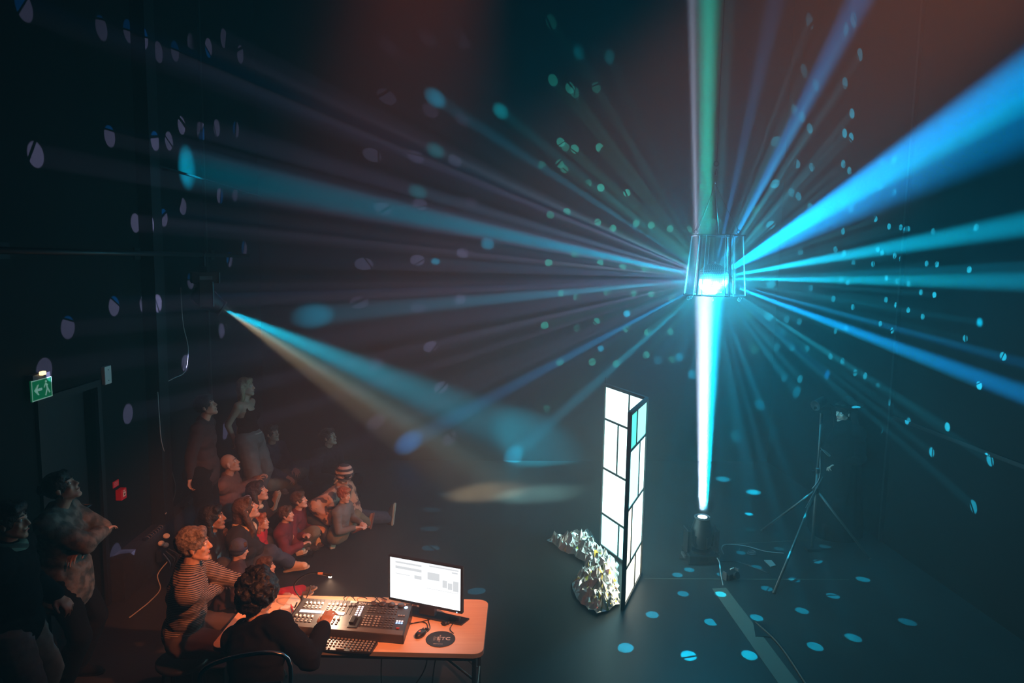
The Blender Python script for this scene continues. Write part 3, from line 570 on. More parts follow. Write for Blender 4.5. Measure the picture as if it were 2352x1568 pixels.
# lighting console
kz = .80
CBL, CBR, CTR, CTL = Z(655, 1437, kz+.0), Z(924, 1460, kz), Z(944, 1387, kz+.05), Z(699, 1373, kz+.05)
cq = quadframe(Vector((*CBL.xy, kz)), Vector((*CBR.xy, kz)), Vector((*CTR.xy, kz+.05)), Vector((*CTL.xy, kz+.05)))
g = empty('lighting_console', (CBL.x, CBL.y, TZ), 0, 'dark lighting console with faders, lit keys and screens on the wooden table', 'lighting console'); KO = (CBL.x, CBL.y, TZ)
fl = lambda p: Vector((p.x, p.y, TZ+.006))
MB(KO).hexa([fl(cq(0, 0)), fl(cq(1, 0)), fl(cq(1, 1)), fl(cq(0, 1))], [cq(0, 0), cq(1, 0), cq(1, 1), cq(0, 1)]).build('body', mat('console_grey', (.045, .043, .045), .45), g)
MB(KO).hexa([cq(0, .0, .0005), cq(1, .0, .0005), cq(1, .13, .0005), cq(0, .13, .0005)], [cq(0, .0, .006), cq(1, .0, .006), cq(1, .13, .006), cq(0, .13, .006)]).build('wrist_rest', mat('console_lip', (.12, .115, .11), .4), g)
for s_ in (-.012, 1.0): MB(KO).hexa([fl(cq(s_, 0)), fl(cq(s_+.012, 0)), fl(cq(s_+.012, 1)), fl(cq(s_, 1))], [cq(s_, 0, .004), cq(s_+.012, 0, .004), cq(s_+.012, 1, .004), cq(s_, 1, .004)]).build('end_cheek', BLKP, g)
KW = (cq(1, .5)-cq(0, .5)).length; KD_ = (cq(.5, 1)-cq(.5, 0)).length
kx = (cq(1, .5)-cq(0, .5)).normalized(); ky = (cq(.5, 1)-cq(.5, 0)); ky = (ky-kx*ky.dot(kx)).normalized(); kn = kx.cross(ky); KQ = Matrix((kx, ky, kn)).transposed()
KEYL = mat('key_grey', (.30, .29, .28), .4); KEYD = mat('key_dark', (.10, .10, .105), .4); FAD = mat('fader_cap', (.55, .54, .52), .35)
KLIT = mat('key_lit_white', (.8, .8, .85), .4, emit=(.8, .85, 1), es=.8, sample=False); KBLU = mat('key_lit_blue', (.3, .5, .9), .4, emit=(.25, .5, 1), es=2, sample=False)
DSP = mat('desk_display', (.6, .65, .7), .3, emit=(.75, .85, 1), es=.75, sample=False)
proto = {}
def pad(nm, u, v, sx, sy, h, m, key):
    k = (key, m.name)
    if k not in proto:
        o = MB().box((0, 0, h/2), (sx, sy, h), None, min(sx, sy)*.15).build(nm, m, g); proto[k] = o.data
    else: o = bpy.data.objects.new(nm, proto[k]); C.objects.link(o); o.parent = g
    o.matrix_local = Matrix.Translation(cq(u, v)-Vector(KO)) @ KQ.to_4x4()
    return o
def slot(u, v, L): MB(KO).box(cq(u, v, .001), (.003, L, .002), KQ).build('fader_slot', BLK, g)
rnd = random.Random(3)
for bank, (u0, vv) in enumerate(((.05, .80), (.26, .80), (.03, .33), (.26, .33))):
    for i in range(5):
        u = u0+i*.036; slot(u+.008, vv+.05, .07); pad('fader_cap', u+.008, vv+rnd.uniform(.0, .03), .012, .02, .012, FAD, 'fc')
        for r_ in range(2): pad('key', u+.008, vv-.075-.055*r_, .014, .011, .006, KEYL, 'kb')
for u0, u1 in ((.04, .235), (.245, .44)): MB(KO).hexa([cq(u0, .49, .001), cq(u1, .49, .001), cq(u1, .575, .001), cq(u0, .575, .001)], [cq(u0, .49, .004), cq(u1, .49, .004), cq(u1, .575, .004), cq(u0, .575, .004)]).build('display', DSP, g)
slot(.455, .72, .13); slot(.49, .72, .13); pad('fader_cap', .455, .82, .016, .026, .014, KEYD, 'fm'); pad('fader_cap', .49, .83, .016, .026, .014, KEYD, 'fm')
MB(KO).box(cq(.475, .94, .003), (.05, .022, .006), KQ, .001).build('label_button', KEYL, g)
for r_ in range(7):
    for c_ in range(2): pad('key', .545+c_*.03, .80-.068*r_, .016, .013, .006, KLIT, 'kl')
for r_ in range(9):
    for c_ in range(9):
        if r_ == 3 or (c_ == 3 and r_ < 2): continue
        pad('key', .635+c_*.029+(c_//3)*.01, .80-.072*r_, .014, .012, .006, KEYL if (r_ > 3 and c_ < 5) else KEYD, 'kg')
for c_ in range(3):
    for r_ in range(2): pad('key', .93+c_*.022-.008, .42-.06*r_, .013, .012, .006, KBLU if r_ else KLIT, 'kx')
for c_ in range(3): pad('key', .93+c_*.022-.008, .60, .013, .012, .006, KEYL, 'kx')
pad('key', .945, .20, .022, .016, .008, mat('key_red', (.4, .05, .02), .4), 'kr')
for c_ in range(4): 
    p = cq(.66+c_*.085, .915); MB(KO).lathe([(.024, 0), (.024, .012), (.02, .016), (.001, .0165)], p, kn, 20).build('encoder_wheel', mat('encoder', (.05, .04, .04), .3) if c_ == 0 else proto.setdefault('encm', bpy.data.materials['encoder']), g, True)
p = cq(.965, .87); MB(KO).lathe([(.013, 0), (.013, .004), (.001, .0045)], p, kn, 18).build('power_button', mat('button_blue', (.3, .6, 1), .3, emit=(.3, .65, 1), es=2.5, sample=False), g)
MB(KO).box(cq(.545, .30, .012), (.035, .07, .024), KQ, .004).box(cq(.565, .27, .006), (.07, .12, .010), KQ, .003).build('master_fader_wheel', BLKP, g)
MB(KO).box(cq(.9, .955, .002), (.09, .012, .004), KQ).build('label_strip', mat('pale_strip', (.6, .45, .35), .5), g)
text_mesh('ION xe', .030, mat('desk_lettering', (.55, .5, .48), .4), g, Matrix.Translation(cq(.585, .915, .002)-Vector(KO)) @ KQ.to_4x4())
# gooseneck lamp on the console
lb = cq(-.01, .93, .0); Lp = at_y(758, 1322, lb.y-.05)
g = empty('gooseneck_lamp', lb, 0, 'lit gooseneck desk lamp arching from the back corner of the console', 'lamp')
pts = [lb, at_y(676, 1352, lb.y), at_y(682, 1333, lb.y), at_y(705, 1318, lb.y-.02), at_y(732, 1315, lb.y-.04), Lp+Vector((-.02, 0, .01))]
MB(lb).tube(spline(pts), .0045, 8).build('gooseneck', BLK, g, True); MB(lb).cone(lb-Vector((0, 0, .02)), lb+Vector((0, 0, .03)), .01).build('socket', BLKP, g)
MB(lb).cone(Lp+Vector((-.05, 0, .015)), Lp+Vector((.012, 0, .004)), .009, .013).build('lamp_shade', BLKP, g)
MB(lb).cone(Lp+Vector((-.085, 0, .018)), Lp+Vector((-.05, 0, .016)), .009, .010).build('dimmer_knob', mat('lamp_knob', (.6, .3, .18), .4), g)
MB(lb).ball(Lp+Vector((0, 0, -.008)), (.012, .009, .006)).build('bulb', mat('lamp_bulb', (1, .9, .8), .3, emit=(1, .82, .62), es=40, sample=False), g)
spot(Lp+Vector((0, 0, -.022)), Vector((Lp.x+.005, Lp.y-.02, TZ)), 30, 150, (1, .62, .40), 1, .01, name='desk_lamp_light')
lb2 = at_z(704, 1372, kz+.045); g = tag(MB(lb2).tube(spline([lb2, at_y(712, 1354, lb2.y), at_y(713, 1345, lb2.y)]), [.004]*16+[.006], 8).ball(at_y(713, 1345, lb2.y), .008).build('gooseneck_lamp', BLK, smooth=True), 'short unlit gooseneck lamp stub behind the console', 'lamp')

# monitor
ML, MR = at_z(893, 1376, .85), at_z(1062, 1410, .85)
mx_ = (MR-ML); mx_.z = 0; MWd = mx_.length; mx_.normalize(); mn = Vector((mx_.y, -mx_.x, 0)); MQ = Matrix((mx_, -mn, Vector((0, 0, 1)))).transposed()
MHt = at_y(898, 1273, ML.y).z-.85
g = empty('computer_monitor', (*((ML+MR)/2).xy, TZ), 0, 'black computer monitor with a white glowing screen on the table', 'monitor'); MO = (*((ML+MR)/2).xy, TZ)
mp = lambda u, z, o=0.: Vector((ML.x, ML.y, .85))+mx_*(u*MWd)+mn*o+Vector((0, 0, z*MHt))
MB(MO).box(mp(.5, .5, -.012), (MWd, .03, MHt), MQ, .004).box(mp(.5, .5, -.035), (MWd*.6, .03, MHt*.6), MQ, .01).build('housing', BLKP, g)
MB(MO).box(mp(.5, .515, .0045), (MWd-.03, .002, MHt-.035), MQ).build('screen', mat('screen_white', (.05, .05, .05), .3, emit=(.93, .97, 1), es=1.6), g)
UI = mat('screen_grey', (.05, .05, .05), .3, emit=(.80, .85, .88), es=1.0, sample=False)
for (u0, u1, z0, z1) in ((.10,.46,.86,.90),(.10,.46,.74,.80),(.10,.3,.62,.635),(.54,.70,.62,.78),(.56,.95,.9,.93),(.74,.80,.5,.66),(.81,.87,.48,.62),(.88,.95,.46,.68),(.36,.46,.58,.66),(.52,.95,.42,.43),(.1,.9,.95,.96),(.86,.94,.84,.87)):
    MB(MO).box(mp((u0+u1)/2, (z0+z1)/2, .0058), ((u1-u0)*MWd, .001, (z1-z0)*MHt), MQ).build('interface_block', UI, g)
MB(MO).ball(mp(.93, .018, .004), .004).build('power_light', mat('led_blue', (.2, .4, 1), .3, emit=(.3, .6, 1), es=6, sample=False), g)
MB(MO).box(mp(.5, -.05, -.05), (.12, .04, .12), MQ).build('stand_neck', BLKP, g)
sb = [Z(935,1392,TZ), Z(1078,1423,TZ), Z(1060,1437,TZ), Z(925,1411,TZ)]
MB(MO).hexa([(q.x, q.y, TZ+.001) for q in sb], [(q.x, q.y, TZ+.012) for q in sb]).build('stand_foot', BLKP, g)

# keyboard, mouse, round pad, small things
KB_ = quadframe(Z(722, 1494, TZ), Z(852, 1503, TZ), Z(868, 1480, TZ), Z(740, 1466, TZ))
g = empty('keyboard', KB_(0, 0), 0, 'black computer keyboard with pale keys at the front edge of the table', 'keyboard'); o_k = KB_(0, 0)
MB(o_k).hexa([KB_(0, 0, .002), KB_(1, 0, .002), KB_(1, 1, .002), KB_(0, 1, .002)], [KB_(0, 0, .014), KB_(1, 0, .014), KB_(1, 1, .022), KB_(0, 1, .022)]).build('case', BLKP, g)
kxx = (KB_(1, .5)-KB_(0, .5)).normalized(); kq = Matrix((kxx, Vector((-kxx.y, kxx.x, 0)), Vector((0, 0, 1)))).transposed(); KWk = (KB_(1, 0)-KB_(0, 0)).length; kd = None
for r_ in range(5):
    for c_ in range(15):
        p = KB_(.05+c_*.0645+.01*r_*0, .12+r_*.19, .018+.0016*r_)
        if r_ == 0 and c_ in (4, 5, 7, 8): continue
        if kd is None: o = MB().box((0, 0, 0), (.014, .013, .008), None, .002).build('key', KEYL, g); kd = o.data
        else: o = bpy.data.objects.new('key', kd); C.objects.link(o); o.parent = g
        if r_ == 0 and c_ == 6: o.scale = (4, 1, 1)
        o.location = p-o_k; o.rotation_mode = 'QUATERNION'; o.rotation_quaternion = kq.to_quaternion()
mc = Z(966, 1459, TZ); g = empty('computer_mouse', mc, -.5, 'black computer mouse with a red light between console and round pad', 'mouse')
MB().ball((0, 0, .008), (.030, .055, .026), seg=24, rings=16).build('shell', BLKP, g, True); MB().box((0, .03, .032), (.008, .018, .008), bev=.003).build('scroll_wheel', GREY, g); MB().ball((0, -.01, .032), (.008, .010, .003)).build('red_light', mat('mouse_red', (.6, .05, .02), .4, emit=(.9, .1, .02), es=.8, sample=False), g)
for o in g.children: o.location.z = .004
pc = Z(1012, 1468, TZ); g = empty('mouse_pad', pc, -.06, 'round black mouse pad with white lettering at the right of the table', 'mouse pad')
MB().lathe([(.099, .001), (.1, .002), (.1, .004), (.099, .005)], (0, 0, 0), None, 48).build('pad', mat('pad_rubber', (.03, .03, .032), .6), g)
WL = mat('pad_white', (.65, .62, .6), .5)
text_mesh('ETC', .050, WL, g, Matrix.Translation((.022, 0, .0058)))
m = MB(); m.box((-.022, .0, .0058), (.002, .045, .001)).box((-.012, .022, .0058), (.022, .002, .001)).box((-.012, -.022, .0058), (.022, .002, .001))
for k in range(3): m.tube([(-.028-.008*k+.004*math.cos(t), .018*(1+.3*k)*math.sin(t), .0058) for t in (math.pi*.6+math.pi*.8*j/6 for j in range(7))], .0008, 5)
for sy in (-1, 1): m.box((-.006, sy*.038, .0058), (.0015, .018, .001)).box((-.006, sy*.038, .0058), (.012, .0015, .001))
m.build('emblem', WL, g); text_mesh('etcconnect.com', .010, WL, g, Matrix.Translation((-.01, -.065, .0058)), 'small_lettering')
kc = Z(1023, 1436, TZ); tag(MB(kc).ball(kc+Vector((0, 0, .017)), (.018, .018, .014)).ball(kc+Vector((.02, .01, .016)), (.014, .014, .012)).ball(kc+Vector((-.012, .016, .016)), (.014, .014, .012)).build('adapter', BLKP, smooth=True), 'small black three-lobed adapter on the table in front of the monitor foot', 'adapter')
hp = Z(1044, 1423, TZ+.012); tag(MB(hp).box(hp+Vector((0, 0, .013)), (.085, .035, .022), Matrix.Rotation(-.2, 3, 'Z'), .008).build('card_reader', BLKP), 'flat black box lying on the monitor foot with a cable', 'box')
us = Z(948, 1393, TZ); tag(MB(us).cone(us+Vector((0, 0, .012)), us+Vector((.03, 0, .012)), .011).build('plug', mat('orange_plug', (.7, .35, .2), .5)), 'short orange-lit plug behind the console right corner', 'plug')
zt_ = TZ+.006
cable([Z(1048,1425,zt_+.02), Z(1040,1432,zt_), Z(1034,1445,zt_), Z(1042,1454,zt_)], .003, CAB_B, 'black cable curling from the flat box towards the round pad')
cable([Z(941,1430,zt_+.02), Z(955,1430,zt_), Z(980,1424,zt_), Z(1000,1419,zt_)], .0025, CAB_B, 'thin black cable from the console side to the monitor foot')
cable([Z(934,1447,zt_+.02), Z(936,1436,zt_), Z(960,1428,zt_), Z(978,1430,zt_), Z(982,1440,zt_), Z(978,1450,zt_)], .0025, CAB_B, 'thin black cable looping from console to the mouse connector')
cable([Z(975,1454,zt_), Z(984,1448,zt_), Z(988,1440,zt_), Z(984,1424,zt_), Z(985,1415,zt_)], .0025, CAB_B, 'mouse cable running up behind the mouse')
tag(MB(Z(980,1446,zt_)).box(Z(980,1446,zt_)+Vector((0, 0, .006)), (.03, .018, .012), bev=.003).build('connector', BLKP), 'black connector block lying just above the mouse', 'connector')
for i, (a, b, c_, lb) in enumerate((((795,1385),(790,1372),(803,1368),'leftmost'),((820,1384),(812,1370),(835,1371),'second'),((850,1387),(868,1372),(855,1368),'third'),((878,1388),(862,1370),(880,1373),'fourth'))):
    cable([Z(*a, TZ+.07), Z(*b, TZ+.04), Z(*c_, TZ+.006), Z(c_[0]+8, c_[1]+4, TZ+.006)], .003, CAB_B, lb+' of the black cables looping behind the console')
pp = [Z(640,1367,TZ), Z(672,1364,TZ), Z(689,1378,TZ), Z(660,1425,TZ), Z(632,1420,TZ)]
PAP = mat('white_paper', (.8, .78, .74), .7)
tag(MB(pp[0]).hexa([(q.x, q.y, TZ+.001) for q in pp[1:]], [(q.x, q.y, TZ+.004) for q in pp[1:]]).build('paper_sheet', PAP), 'white paper sheets left of the console, under the hand cloth', 'paper')
q4 = [Z(645,1395,TZ), Z(668,1392,TZ), Z(662,1432,TZ), Z(636,1430,TZ)]
o = MB(q4[0]).hexa([(q.x, q.y, TZ+.005) for q in q4], [(q.x, q.y, TZ+.008+.01*i) for i, q in enumerate(q4)]).build('paper_sheet', PAP); tag(o, 'crumpled white sheet on top of the paper pile beside the console', 'paper')
bpy.data.objects['paper_sheet']['label'] = 'flat white paper sheet left of the console at the back edge of the table'
a, b = Z(668, 1388, TZ+.014), Z(674, 1408, TZ+.014); tag(MB(a).cone(a, b, .005).cone(b, b+(b-a).normalized()*.015, .005, .001).build('pen', mat('red_pen', (.75, .03, .03), .35)), 'red pen lying on the white papers', 'pen')
a, b = Z(682, 1384, TZ+.006), Z(678, 1394, TZ+.006); tag(MB(a).cone(a, b, .005).cone(b, b+(b-a).normalized()*.012, .005, .001).build('pen', BLK), 'short black pen between papers and console', 'pen')
fz = .02
cable([Vector((*tq(1.10, .2).xy, TZ-.05)), tq(1.08, .25, -.35), tq(1.12, .2, -.6), Vector((*tq(1.05, .1).xy, .01))], .005, CAB_B, 'leftmost black cable hanging under the table')
cable([Vector((*tq(1.40, .3).xy, TZ-.05)), Vector((*tq(1.38, .3).xy, .45)), Vector((*tq(1.25, .2).xy, .25)), Vector((*tq(1.2, .1).xy, .02))], .005, CAB_B, 'middle black cable sagging under the table')
cable([Vector((*tq(1.50, .3).xy, TZ-.05)), Vector((*tq(1.45, .3).xy, .5)), Vector((*tq(1.42, .2).xy, .2)), Vector((*tq(1.4, .1).xy, .02))], .005, CAB_B, 'rightmost black cable hanging under the table')

# ---------------------------------------------------------------- people
SKIN = {k: mat('skin_'+k, c, .5) for k, c in dict(fair=(.62, .40, .31), light=(.55, .34, .25), olive=(.42, .25, .17), tan=(.33, .19, .12)).items()}
EYEW = mat('eye_white', (.7, .68, .65), .3); EYED = mat('eye_iris', (.03, .02, .015), .2); LIPM = mat('lips', (.42, .14, .12), .5)
HAIRS = {k: noisy(mat('hair_'+k, c, .55), c2, 60, 4, bump=.5) for k, (c, c2) in dict(black=((.004, .0035, .003), (.011, .009, .008)), dark=((.02, .012, .008), (.045, .028, .018)), brown=((.06, .03, .015), (.11, .06, .03)), grey=((.09, .075, .065), (.24, .20, .17)), red=((.28, .08, .03), (.45, .15, .06)), fair=((.30, .22, .12), (.42, .33, .2))).items()}
def fuse(name, mb, org, vox, m, parent=None, sm=5, amp=0., sc=12., amp2=0., stretch=(1, 1, 1)):
    me = bpy.data.meshes.new(name); bmesh.ops.recalc_face_normals(mb.bm, faces=mb.bm.faces)
    mb.bm.to_mesh(me); mb.bm.free(); o = bpy.data.objects.new(name, me); C.objects.link(o)
    r = o.modifiers.new('r', 'REMESH'); r.mode = 'VOXEL'; r.voxel_size = vox
    s = o.modifiers.new('s', 'SMOOTH'); s.factor = .5; s.iterations = sm
    dg = bpy.context.evaluated_depsgraph_get(); me2 = bpy.data.meshes.new_from_object(o.evaluated_get(dg)); bpy.data.objects.remove(o); bpy.data.meshes.remove(me)
    N = len(me2.vertices); co = np.empty(N*3, 'f'); me2.vertices.foreach_get('co', co); co = co.reshape(-1, 3)
    if amp:
        no = np.empty(N*3, 'f'); me2.vertex_normals.foreach_get('vector', no); no = no.reshape(-1, 3)
        off = random.Random(name+str(org[0])).uniform(0, 50)
        a = np.array([noise.noise((p[0]*sc*stretch[0]+off, p[1]*sc*stretch[1], p[2]*sc*stretch[2])) for p in co])
        d = amp*(1-2*np.abs(a)) if amp2 == 0 else amp*a+amp2*np.array([noise.noise((p[0]*sc*4+off, p[1]*sc*4, p[2]*sc*4)) for p in co])
        co = co+no*d[:, None]
    co = co-np.array(org, 'f'); me2.vertices.foreach_set('co', co.astype('f').ravel()); me2.update(); me2.name = name
    me2.materials.clear(); o = link(me2, name, m, parent, True)
    if parent is None: o.location = org
    return o
def ik(a, b, l1, l2, pole):
    a, b = Vector(a), Vector(b); d = b-a; L = d.length
    if L > (l1+l2)*.995: b = a+d.normalized()*(l1+l2)*.995; d = b-a; L = d.length
    if L < abs(l1-l2)+.02: L = abs(l1-l2)+.02; b = a+d.normalized()*L
    dn = d.normalized(); x = (l1*l1-l2*l2+L*L)/(2*L); h = math.sqrt(max(0, l1*l1-x*x)); p = Vector(pole); p = p-dn*p.dot(dn)
    p = p.normalized() if p.length > 1e-4 else dn.orthogonal().normalized()
    return a+dn*x+p*h, b
def frame(fwd, up):
    f = Vector(fwd).normalized(); u = Vector(up); u = (u-f*u.dot(f)).normalized(); r = f.cross(u); return Matrix((r, f, u)).transposed()
UPZ = Vector((0, 0, 1))
def person(label, head, pelvis, face, look=None, s=1., hands=None, elbows=None, feet=None, knees=None, toes=None, skin='light', hair='dark', style='short',
           top=None, toff=.02, sleeve=1., bottom=None, boff=.02, shoe=None, sole=None, hat=None, hatm=None, vox=.008, curl=.6, group=None, extra=None, fem=False, hemlen=0., tname='sweater', bname='trousers', barefoot=False, wide=1.):
    head, pelvis = Vector(head), Vector(pelvis); fx = Vector((math.sin(R(face)), math.cos(R(face)), 0)); look = Vector(look) if look is not None else fx
    look = look.normalized(); S = s; org = (pelvis.x, pelvis.y, 0)
    HF = frame(look, UPZ if abs(look.z) < .9 else fx)
    H = lambda x, y, z: head+HF@(Vector((x, y, z))*S)
    nb = head+Vector((0, 0, -.19*S))-fx*.035*S-look.z*fx*.02
    d = (nb-pelvis); TL = .50*S
    if abs(d.length-TL) > .09*S: pelvis2 = nb-d.normalized()*TL if pelvis.z > .4 else pelvis; pelvis = pelvis2
    up = (nb-pelvis).normalized(); BF = frame(fx-up*fx.dot(up), up); T = (nb-pelvis).length
    B = lambda x, y, z: pelvis+BF@Vector((x*S*wide, y*S, z*T))
    shw = (.165 if fem else .185)*S*wide; sh = [nb-up*.045*S+BF@Vector((sx*shw, 0, 0)) for sx in (-1, 1)]
    hp = [pelvis+BF@Vector((sx*.095*S, .0, -.02*S)) for sx in (-1, 1)]
    ual, fal, thl, skl = .285*S, .25*S, .43*S, .42*S
    if hands is None: hands = [sh[i]+(-up*.50+fx*.12)*S+BF@Vector(((-1, 1)[i]*.05*S, 0, 0)) for i in (0, 1)]
    el, wr = [], []
    for i in (0, 1):
        sx = (-1, 1)[i]; side = BF@Vector((sx, 0, 0)); pole = (Vector(elbows[i]) if elbows and elbows[i] is not None else -UPZ*.7+side*.5-fx*.3)
        e, w_ = ik(sh[i], hands[i], ual, fal, pole); el.append(e); wr.append(w_)
    if feet is None: feet = [Vector((hp[i].x, hp[i].y, .07*S))+BF@Vector(((-1, 1)[i]*.03, .0, 0)) for i in (0, 1)]
    kn, an = [], []
    for i in (0, 1):
        sx = (-1, 1)[i]; side = BF@Vector((sx, 0, 0)); pole = (Vector(knees[i]) if knees and knees[i] is not None else fx*.8+UPZ*.6+side*.25)
        k, a = ik(hp[i], feet[i], thl, skl, pole); kn.append(k); an.append(a)
    sk = SKIN[skin]
    def torso(m, o):
        m.ball(B(0, 0, 0), ((.155 if not fem else .165)*S*wide+o, .115*S+o, .12*S+o), BF, 20, 14)
        m.ball(B(0, .01*1, .33), (.135*S*wide+o, .105*S+o, .16*S+o), BF, 20, 14)
        m.ball(B(0, .0, .64), (.155*S*wide+o, .115*S+o, .16*S+o), BF, 20, 14)
        m.cap(sh[0]+up*.0, sh[1], .06*S+o, .06*S+o); m.cap(B(-.08, 0, .85), B(.08, 0, .85), .085*S+o, .085*S+o)
        if fem: m.ball(B(-.075, .085, .62), .055*S+o*.7).ball(B(.075, .085, .62), .055*S+o*.7)
    def arms(m, o, f=1., hand=True):
        for i in (0, 1):
            m.cap(sh[i], el[i], .052*S+o, .042*S+o*.9)
            w_ = el[i].lerp(wr[i], f); m.cap(el[i], w_, .042*S+o*.9, (.042+(.028-.042)*f)*S+o*.7)
    def legs(m, o, f=1.):
        for i in (0, 1):
            m.cap(hp[i], kn[i], .085*S+o, .058*S+o); a = kn[i].lerp(an[i], f); m.cap(kn[i], a, .056*S+o, .040*S+o)
            m.ball(kn[i].lerp(an[i], .28)-fx*.015*S, (.054*S+o,)*3)
    m = MB(); torso(m, 0); arms(m, 0); legs(m, 0)
    # hands with five fingers
    for i in (0, 1):
        sx = (-1, 1)[i]; d = (wr[i]-el[i]).normalized(); pn = (-UPZ+fx*.2); pn = (pn-d*pn.dot(d)); pn = pn.normalized() if pn.length > .1 else fx
        sd = d.cross(pn).normalized()*(-sx)   # towards the thumb
        if sd.dot(BF@Vector((-sx, 0, 0))) < 0: sd = -sd
        W = wr[i]; m.cap(W-d*.02*S, W+d*.03*S, .026*S, .026*S)
        for k in range(4):
            kk = W+d*(.088-.006*abs(k-1.2))*S-sd*(k-1.5)*.021*S; m.cap(W+d*.02*S-sd*(k-1.5)*.012*S, kk, .0145*S, .0125*S)
            L = (.042, .047, .043, .034)[k]*S; c_ = curl*(1+.12*k); q = kk; dd = d
            for seg in range(3):
                dd = (Quaternion(pn.cross(d)*-1, 0)@dd); dd = (d*math.cos(c_*(seg+.6))+pn*math.sin(c_*(seg+.6))).normalized()
                q2 = q+dd*L*(1, .65, .55)[seg]-sd*(k-1.5)*.0025*S; m.cap(q, q2, (.0098-.001*seg)*S, (.0092-.001*seg)*S, 8); q = q2
        tb = W+d*.02*S+sd*.022*S; t1 = tb+(d*.6+sd*.75+pn*.25).normalized()*.045*S; t2 = t1+(d*.95+sd*.2+pn*.3).normalized()*.034*S; t3 = t2+(d*.95+pn*.45).normalized()*.024*S
        m.cap(tb, t1, .016*S, .0125*S, 8).cap(t1, t2, .0118*S, .0105*S, 8).cap(t2, t3, .0105*S, .0088*S, 8)
    # feet
    if toes is None: toes = [(fx, UPZ)]*2
    toes = [t if isinstance(t, tuple) else (Vector(t), UPZ) for t in toes]
    for i in (0, 1):
        t, u = Vector(toes[i][0]).normalized(), Vector(toes[i][1]); u = (u-t*u.dot(t)).normalized()
        m.cap(an[i]-u*.03*S-t*.03*S, an[i]-u*.045*S+t*.13*S, .032*S, .026*S)
    # neck and head
    m.cap(nb-up*.02*S, H(0, -.02, -.075), .058*S, .052*S)
    m.ball(H(0, -.014, .022), (.074*S, .093*S, .090*S), HF, 20, 14).ball(H(0, .022, -.038), (.058*S, .062*S, .082*S), HF, 20, 14)
    m.cap(H(-.045, .0, -.065), H(-.014, .066, -.105), .02*S, .019*S).cap(H(.045, .0, -.065), H(.014, .066, -.105), .02*S, .019*S).ball(H(0, .072, -.104), .020*S)
    m.cap(H(0, .082, .012), H(0, .104, -.028), .009*S, .0135*S).cap(H(-.012, .09, -.034), H(.012, .09, -.034), .009*S, .009*S)
    m.cap(H(-.040, .066, .024), H(-.008, .078, .022), .012*S, .011*S).cap(H(.040, .066, .024), H(.008, .078, .022), .012*S, .011*S)
    m.ball(H(-.036, .058, -.03), .020*S).ball(H(.036, .058, -.03), .020*S)
    m.cap(H(-.017, .082, -.060), H(.017, .082, -.060), .0085*S, .0085*S).cap(H(-.014, .081, -.072), H(.014, .081, -.072), .009*S, .009*S)
    for sx in (-1, 1): m.ball(H(sx*.077, -.008, -.012), (.010*S, .019*S, .032*S), HF).ball(H(sx*.079, -.002, -.036), (.008*S, .010*S, .012*S), HF)
    body = fuse('person', m, org, vox, sk, None, 3)
    tag(body, label, 'person', group)
    eo = org
    for sx in (-1, 1):
        e = H(sx*.031, .070, .004); o = MB(eo).ball(e, .0125*S, seg=12, rings=8).build('eye', EYEW, body, True)
        MB(eo).ball(e+HF@Vector((0, .0085*S, 0)), (.0062*S, .0045*S, .0062*S), HF, 10, 6).build('iris', EYED, o, True)
        MB(eo).cap(H(sx*.046, .070, .030), H(sx*.014, .085, .032), .004*S, .005*S, 6).build('eyebrow', HAIRS['dark' if hair == 'black' else hair], body, True)
    MB(eo).cap(H(-.019, .089, -.066), H(.019, .089, -.066), .0045*S, .0045*S, 8).build('mouth', LIPM, body, True)
    # hair
    if style:
        m = MB()
        o = .014 if style in ('short', 'buzz', 'bun', 'curly', 'bob', 'long', 'crop') else .01
        if style == 'buzz': o = .0005
        hz = .03
        m.ball(H(0, -.026, hz), ((.074+o)*S, (.088+o)*S, (.086+o)*S), HF, 20, 14)
        m.cap(H(-.04, .045, .078), H(.04, .045, .078), (.02+o)*S, (.02+o)*S)
        for sx in (-1, 1): m.ball(H(sx*.066, -.02, .02), (.018*S, .045*S, .05*S), HF)
        if style in ('curly',):
            m.ball(H(0, -.03, .05), (.125*S, .125*S, .11*S), HF); m.ball(H(0, -.06, -.03), (.105*S, .08*S, .08*S), HF)
            rr = random.Random(5)
            for k in range(46):
                a, b = rr.uniform(0, 6.28), rr.uniform(-.3, 1.4); m.ball(H(.122*math.cos(a)*math.cos(b), -.04+.118*math.sin(a)*math.cos(b)*(1 if math.sin(a) < .3 else .5), .04+.118*math.sin(b)), rr.uniform(.022, .034)*S, seg=8, rings=6)
        if style in ('long', 'bob'):
            L = .30 if style == 'long' else .14
            for sx in (-1, 1): m.cap(H(sx*.07, -.03, .02), H(sx*.085, -.03, -.06-L*.5), .034*S, .03*S); m.cap(H(sx*.085, -.03, -.06-L*.5), head+HF@Vector((sx*.09*S, -.04*S, 0))+Vector((0, 0, -(.08+L)*S)), .03*S, .022*S)
            m.cap(H(0, -.08, .0), head-fx*.07*S+Vector((0, 0, -(.08+L)*S)), .06*S, .045*S)
        if style == 'bun': m.ball(H(0, -.125, .05), .04*S)
        amp = {'curly': .016, 'buzz': .001, 'short': .008, 'crop': .009}.get(style, .006)
        fuse('hair', m, org, .010 if S > .8 else .008, HAIRS[hair], body, 3, amp*S, 30, stretch=(1, 1, 1))
